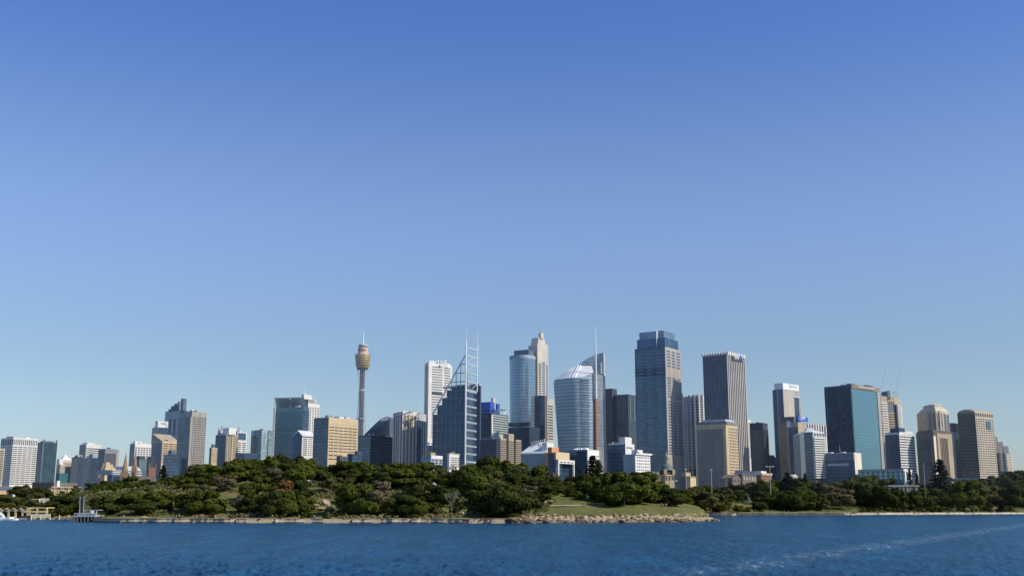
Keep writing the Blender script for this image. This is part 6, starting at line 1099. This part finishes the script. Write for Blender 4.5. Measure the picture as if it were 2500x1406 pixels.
for u, Y, lab in ((1347, 610, 'white parked car at the left end of the road behind the lawn'), (1364, 612, 'silver parked car on the road behind the lawn, right of the white one')):
    p = gpos(u, Y); t = thing('parked_car', lab, 'car', p, .1, 'cars behind the lawn'); m = 'white_metal' if u < 1350 else 'light_grey'
    obj('body', MB().profile([(-2.1, .35), (2.1, .35), (2.15, .8), (1.2, .95), (-1.9, 1.0), (-2.1, .8)], -.85, .85), m, t); obj('cabin', MB().taper([(-1.6, -.8), (1.1, -.8), (1.1, .8), (-1.6, .8)], .95, [(-1.2, -.65), (.4, -.65), (.4, .65), (-1.2, .65)], 1.45), 'window', t)
    for x in (-1.3, 1.3):
        for y_ in (-.8, .8): obj('wheel', MB().lathe([(.32, -.1), (.32, .1)], 14), 'charcoal', t, (x, y_, .33)).rotation_euler = (PI/2, 0, 0)
p = gpos(1828, 905); t = thing('statue', 'white statue on a tall plinth at the top of the cove lawn', 'statue', p); obj('plinth', MB().box(-1.2, 1.2, -1.2, 1.2, 0, .6).box(-.7, .7, -.7, .7, .6, 2.6), 'white', t); obj('figure', MB().lathe([(.5, 2.6), (.42, 3.6), (.5, 4.6), (.38, 5.0), (.16, 5.1), (.24, 5.4), (.1, 5.7)], 10), 'white', t)
# ================================================================== people
def skin_col(): return random.choice([(.55, .36, .26), (.4, .25, .17), (.62, .44, .33)])
def person_mesh(pose):
    J = {'pelvis': (0, 0, .95), 'chest': (0, -.01, 1.32), 'neck': (0, 0, 1.48), 'head': (0, -.02, 1.60), 'crown': (0, 0, 1.70)}
    st = .22 if pose == 'walk' else .03
    for s, sg in (('l', 1), ('r', -1)):
        f = st*sg; J['hip'+s] = (.1*sg, 0, .90); J['knee'+s] = (.11*sg, -f*.7-.03, .50); J['ankle'+s] = (.12*sg, -f+.02, .08); J['toe'+s] = (.13*sg, -f-.14, .04)
        J['sh'+s] = (.19*sg, 0, 1.42); J['el'+s] = (.25*sg, f*.6, 1.14); J['wr'+s] = (.25*sg, f*.7-.1, .90); J['ha'+s] = (.25*sg, f*.7-.14, .80)
    if pose == 'sit':
        for s, sg in (('l', 1), ('r', -1)): J['knee'+s] = (.14*sg, -.42, 1.0); J['ankle'+s] = (.14*sg, -.45, .56); J['toe'+s] = (.14*sg, -.6, .52); J['wr'+s] = (.18*sg, -.3, 1.02); J['ha'+s] = (.17*sg, -.38, 1.03); J['el'+s] = (.25*sg, -.08, 1.12)
        J = {k: (x, y, z-.84) for k, (x, y, z) in J.items()}
    E = [('pelvis', 'chest'), ('chest', 'neck'), ('neck', 'head'), ('head', 'crown')]; Rd = {'pelvis': .14, 'chest': .155, 'neck': .06, 'head': .10, 'crown': .085}
    for s in 'lr':
        E += [('pelvis', 'hip'+s), ('hip'+s, 'knee'+s), ('knee'+s, 'ankle'+s), ('ankle'+s, 'toe'+s), ('chest', 'sh'+s), ('sh'+s, 'el'+s), ('el'+s, 'wr'+s), ('wr'+s, 'ha'+s)]
        Rd.update({'hip'+s: .095, 'knee'+s: .06, 'ankle'+s: .042, 'toe'+s: .035, 'sh'+s: .06, 'el'+s: .045, 'wr'+s: .032, 'ha'+s: .035})
    ks = list(J); me = bpy.data.meshes.new('p'); me.from_pydata([J[k] for k in ks], [(ks.index(a), ks.index(b)) for a, b in E], []); o = bpy.data.objects.new('p', me); COL.objects.link(o)
    md = o.modifiers.new('s', 'SKIN'); sv = me.skin_vertices[0].data
    for i, k in enumerate(ks): sv[i].radius = (Rd[k]*(1.15 if k in ('pelvis', 'chest') else 1), Rd[k]*(.75 if k in ('pelvis', 'chest') else 1)); sv[i].use_root = k == 'pelvis'
    o.modifiers.new('d', 'SUBSURF').levels = 1
    dg = bpy.context.evaluated_depsgraph_get(); dg.update(); out = bpy.data.meshes.new_from_object(o.evaluated_get(dg)); bpy.data.objects.remove(o)
    hz = J['head'][2]; hair = MB().lathe([(.105, hz+.02), (.125, hz+.07), (.10, hz+.14), (.03, hz+.175)], 12, 0, .015)
    return out, hair.mesh('hair'), J
PM = {k: person_mesh(k) for k in ('stand', 'walk', 'sit')}
def flat(name, rgb):
    if name not in MATS: wall(name, rgb, .8, .05)
    return MATS[name]
CL = {'white': (.75, .75, .75), 'black': (.02, .02, .022), 'navy': (.03, .045, .12), 'red': (.5, .06, .05), 'grey': (.3, .3, .3), 'blue': (.08, .2, .5), 'beige': (.5, .42, .3), 'brown': (.2, .13, .09)}
def person(u, Y, pose, shirt, legs, lab, rz=0.0, z=None):
    p = gpos(u, Y); p.z += .06
    if z is not None: p.z = z
    base, hm, J = PM[pose]; me = base.copy(); me.materials.clear()
    for n, c in (('skin', (.5, .33, .24)), ('shirt_'+shirt, CL[shirt]), ('legs_'+legs, CL[legs]), ('shoe', (.03, .03, .03))): me.materials.append(flat(n, c))
    hip = J['pelvis'][2]; idx = []
    for q in me.polygons:
        c = q.center
        if c.z > J['neck'][2]-.02: k = 0
        elif pose == 'sit': k = 2 if (c.y < -.12 and abs(c.x) < .23 and c.z < hip+.09) or c.z < hip-.02 else 1
        elif abs(c.x) > .19 and c.z < 1.15 and c.z > .7: k = 0
        else: k = 1 if c.z > hip else 2 if c.z > .1 else 3
        idx.append(k)
    me.polygons.foreach_set('material_index', idx); me.polygons.foreach_set('use_smooth', [True]*len(me.polygons)); me.name = 'person'
    o = link('person', me, None, p, rz); tag(o, lab, 'person', 'people on the shore')
    h = hm.copy(); h.materials.append(flat('hair', (.04, .028, .02))); link('hair', h, o)
sy = lambda u, d: Ysh(u)+d
for a in ((302,sy(302,4),'walk','white','grey','person in white walking on the sea wall below the grey ribbed tower',1.6),(430,sy(430,4),'walk','beige','navy','person in beige on the sea wall, left of the pair below the tan wedge tower',1.5),(437,sy(437,4),'walk','white','black','person in white on the sea wall, right of the pair below the tan wedge tower',1.5),
 (493,sy(493,5),'stand','red','navy','person in red standing on the sea wall below the square-windowed slab',.4),(526,sy(526,4),'walk','white','beige','person in white top on the sea wall below the slim cream apartment tower',-1.5),(537,sy(537,4),'walk','grey','black','person in grey on the sea wall below the grey tan apartments',-1.5),(763,sy(763,3),'stand','black','black','person in black at the sea wall end below the beige block, left of the pair',.2),(767,sy(767,3),'stand','white','navy','person in white at the sea wall end below the beige block, right of the pair',-.3),
 (1382,548,'walk','white','black','person in white on the lawn path, leftmost of the path walkers',1.4),(1394,550,'walk','red','navy','person in red on the lawn path below the orange block',1.4),(1378,536,'stand','brown','brown','person in brown standing in front of the lawn path',.3),(1425,546,'walk','white','navy','person in white walking on the lawn under the round green tree',-1.2),(1592,560,'stand','black','black','person in black alone on the lawn below the white hotel',.3),
 (1609,556,'stand','navy','beige','person in navy, leftmost of the group on the lawn',.6),(1615,558,'stand','beige','navy','person in beige, second from left of the group on the lawn',-.3),(1619,555,'walk','brown','beige','person in brown in the middle of the group on the lawn',.8),(1623,557,'stand','red','grey','person in red, second from right of the group on the lawn',-.9),(1627,555,'stand','white','beige','person in white, rightmost of the group on the lawn',-.2),
 (1642,512,'stand','black','black','person in black standing on the pale rocks of the point',.2),(1691,517,'stand','white','black','person in white standing left of the people sitting at the tip',-.5),(1868,sy(0,0)*0+Ycv(1868)+3,'stand','white','navy','person in white on the cove wall, leftmost on the cove walk',.3),(1876,Ycv(1876)+3,'walk','beige','black','person in beige on the cove wall, second from left on the cove walk',1.5),(1889,Ycv(1889)+3,'walk','blue','black','person in blue on the cove wall in the middle of the cove walk',-1.5),(1915,Ycv(1915)+3,'walk','white','grey','person in white on the cove wall below the slim concrete tower',1.5),(1924,Ycv(1924)+3,'stand','white','black','person in white on the cove wall, right of the one in white and grey',.1),(2037,Ycv(2037)+3,'stand','black','black','person in black standing at the left end of the pale rubble wall',.2),
 (1051,560,'stand','white','navy','person in white on the upper lawn beside the palm',.5),(1172,562,'stand','white','beige','person in white on the upper lawn below the twin masts',-.5),(1110,562,'walk','blue','black','person in blue on the upper lawn near the bare tree',1.4)): person(*a)
for i, (u, c, l) in enumerate(((1698,'white','navy'),(1703,'black','black'),(1709,'navy','black'),(1714,'white','black'),(1719,'black','navy'),(1724,'grey','black'),(1729,'white','black'),(1734,'navy','navy'),(1738,'black','black'))):
    nth = ['leftmost', 'second from left', 'third from left', 'fourth from left', 'middle', 'fourth from right', 'third from right', 'second from right', 'rightmost'][i]
    p = gpos(u, 517); person(u, 517, 'stand' if i in (0, 3, 5, 6) else 'sit', c, l, f'person in {c} resting on the rocks at the tip, {nth} of the row', random.uniform(-.6, .6), max(p.z, 1.6)+.7)
# ================================================================== thin harbour haze over the city
m, nt, b_ = nm('haze'); nt.nodes.remove(b_); sc = N(nt, 'ShaderNodeVolumeScatter'); sc.inputs['Color'].default_value = (.62, .78, 1, 1); sc.inputs['Density'].default_value = HAZE; sc.inputs['Anisotropy'].default_value = .1
nt.links.new(sc.outputs[0], nt.nodes['Material Output'].inputs['Volume']); m.cycles.homogeneous_volume = True; MATS['haze'] = m
tag(obj('haze', MB().box(-1500, 1500, 880, 2000, -20, 420), 'haze'), kind='structure')
# ================================================================== light, sky, camera
SUN_AZ, SUN_EL = math.radians(111), math.radians(38)     # azimuth from the view direction, clockwise
sv = Vector((math.sin(SUN_AZ)*math.cos(SUN_EL), math.cos(SUN_AZ)*math.cos(SUN_EL), math.sin(SUN_EL)))
ld = bpy.data.lights.new('sun', 'SUN'); ld.energy = 4.6; ld.angle = math.radians(.5); ld.color = (1.0, .93, .80)
so = bpy.data.objects.new('sun', ld); COL.objects.link(so); so.rotation_euler = sv.to_track_quat('Z', 'Y').to_euler()
W = bpy.data.worlds.new('World'); S.world = W; W.use_nodes = True; nt = W.node_tree; bg = nt.nodes['Background']
sk = nt.nodes.new('ShaderNodeTexSky'); sk.sky_type = 'NISHITA'; sk.sun_disc = False; sk.sun_elevation = SUN_EL; sk.sun_rotation = SUN_AZ
sk.air_density = 1.0; sk.dust_density = .3; sk.ozone_density = 1.5; sk.altitude = 0
tint = mixc(nt, 1.0, sk.outputs[0], (.80, 1.0, 1.32), 'MULTIPLY')   # clear blue air, paler towards the horizon
tcw = nt.nodes.new('ShaderNodeTexCoord'); spw = nt.nodes.new('ShaderNodeSeparateXYZ'); nt.links.new(tcw.outputs['Generated'], spw.inputs[0])
rp = nt.nodes.new('ShaderNodeValToRGB'); nt.links.new(spw.outputs[2], rp.inputs[0]); rp.color_ramp.interpolation = 'EASE'
for i, (p_, c_) in enumerate(((0.0, (.65, .605, .59)), (.10, (.775, .695, .61)), (.274, (.965, .845, .815)), (.44, (.655, .74, .885)))):
    e = rp.color_ramp.elements[i] if i < 2 else rp.color_ramp.elements.new(p_)
    e.position = p_; e.color = (*c_, 1)
tint = mixc(nt, 1.0, tint, rp.outputs[0], 'MULTIPLY'); nt.links.new(tint, bg.inputs[0]); bg.inputs[1].default_value = .138
cam = bpy.data.cameras.new('camera'); co = bpy.data.objects.new('camera', cam); COL.objects.link(co); S.camera = co
co.location = (0, 0, CAM_H); co.rotation_euler = (PI/2+PITCH, 0, 0); cam.sensor_width = 36; cam.lens = F_PX/2500*36; cam.clip_start = 1; cam.clip_end = 20000
S.view_settings.view_transform = 'Standard'; S.view_settings.look = 'None'; S.view_settings.exposure = 0; S.view_settings.gamma = 1
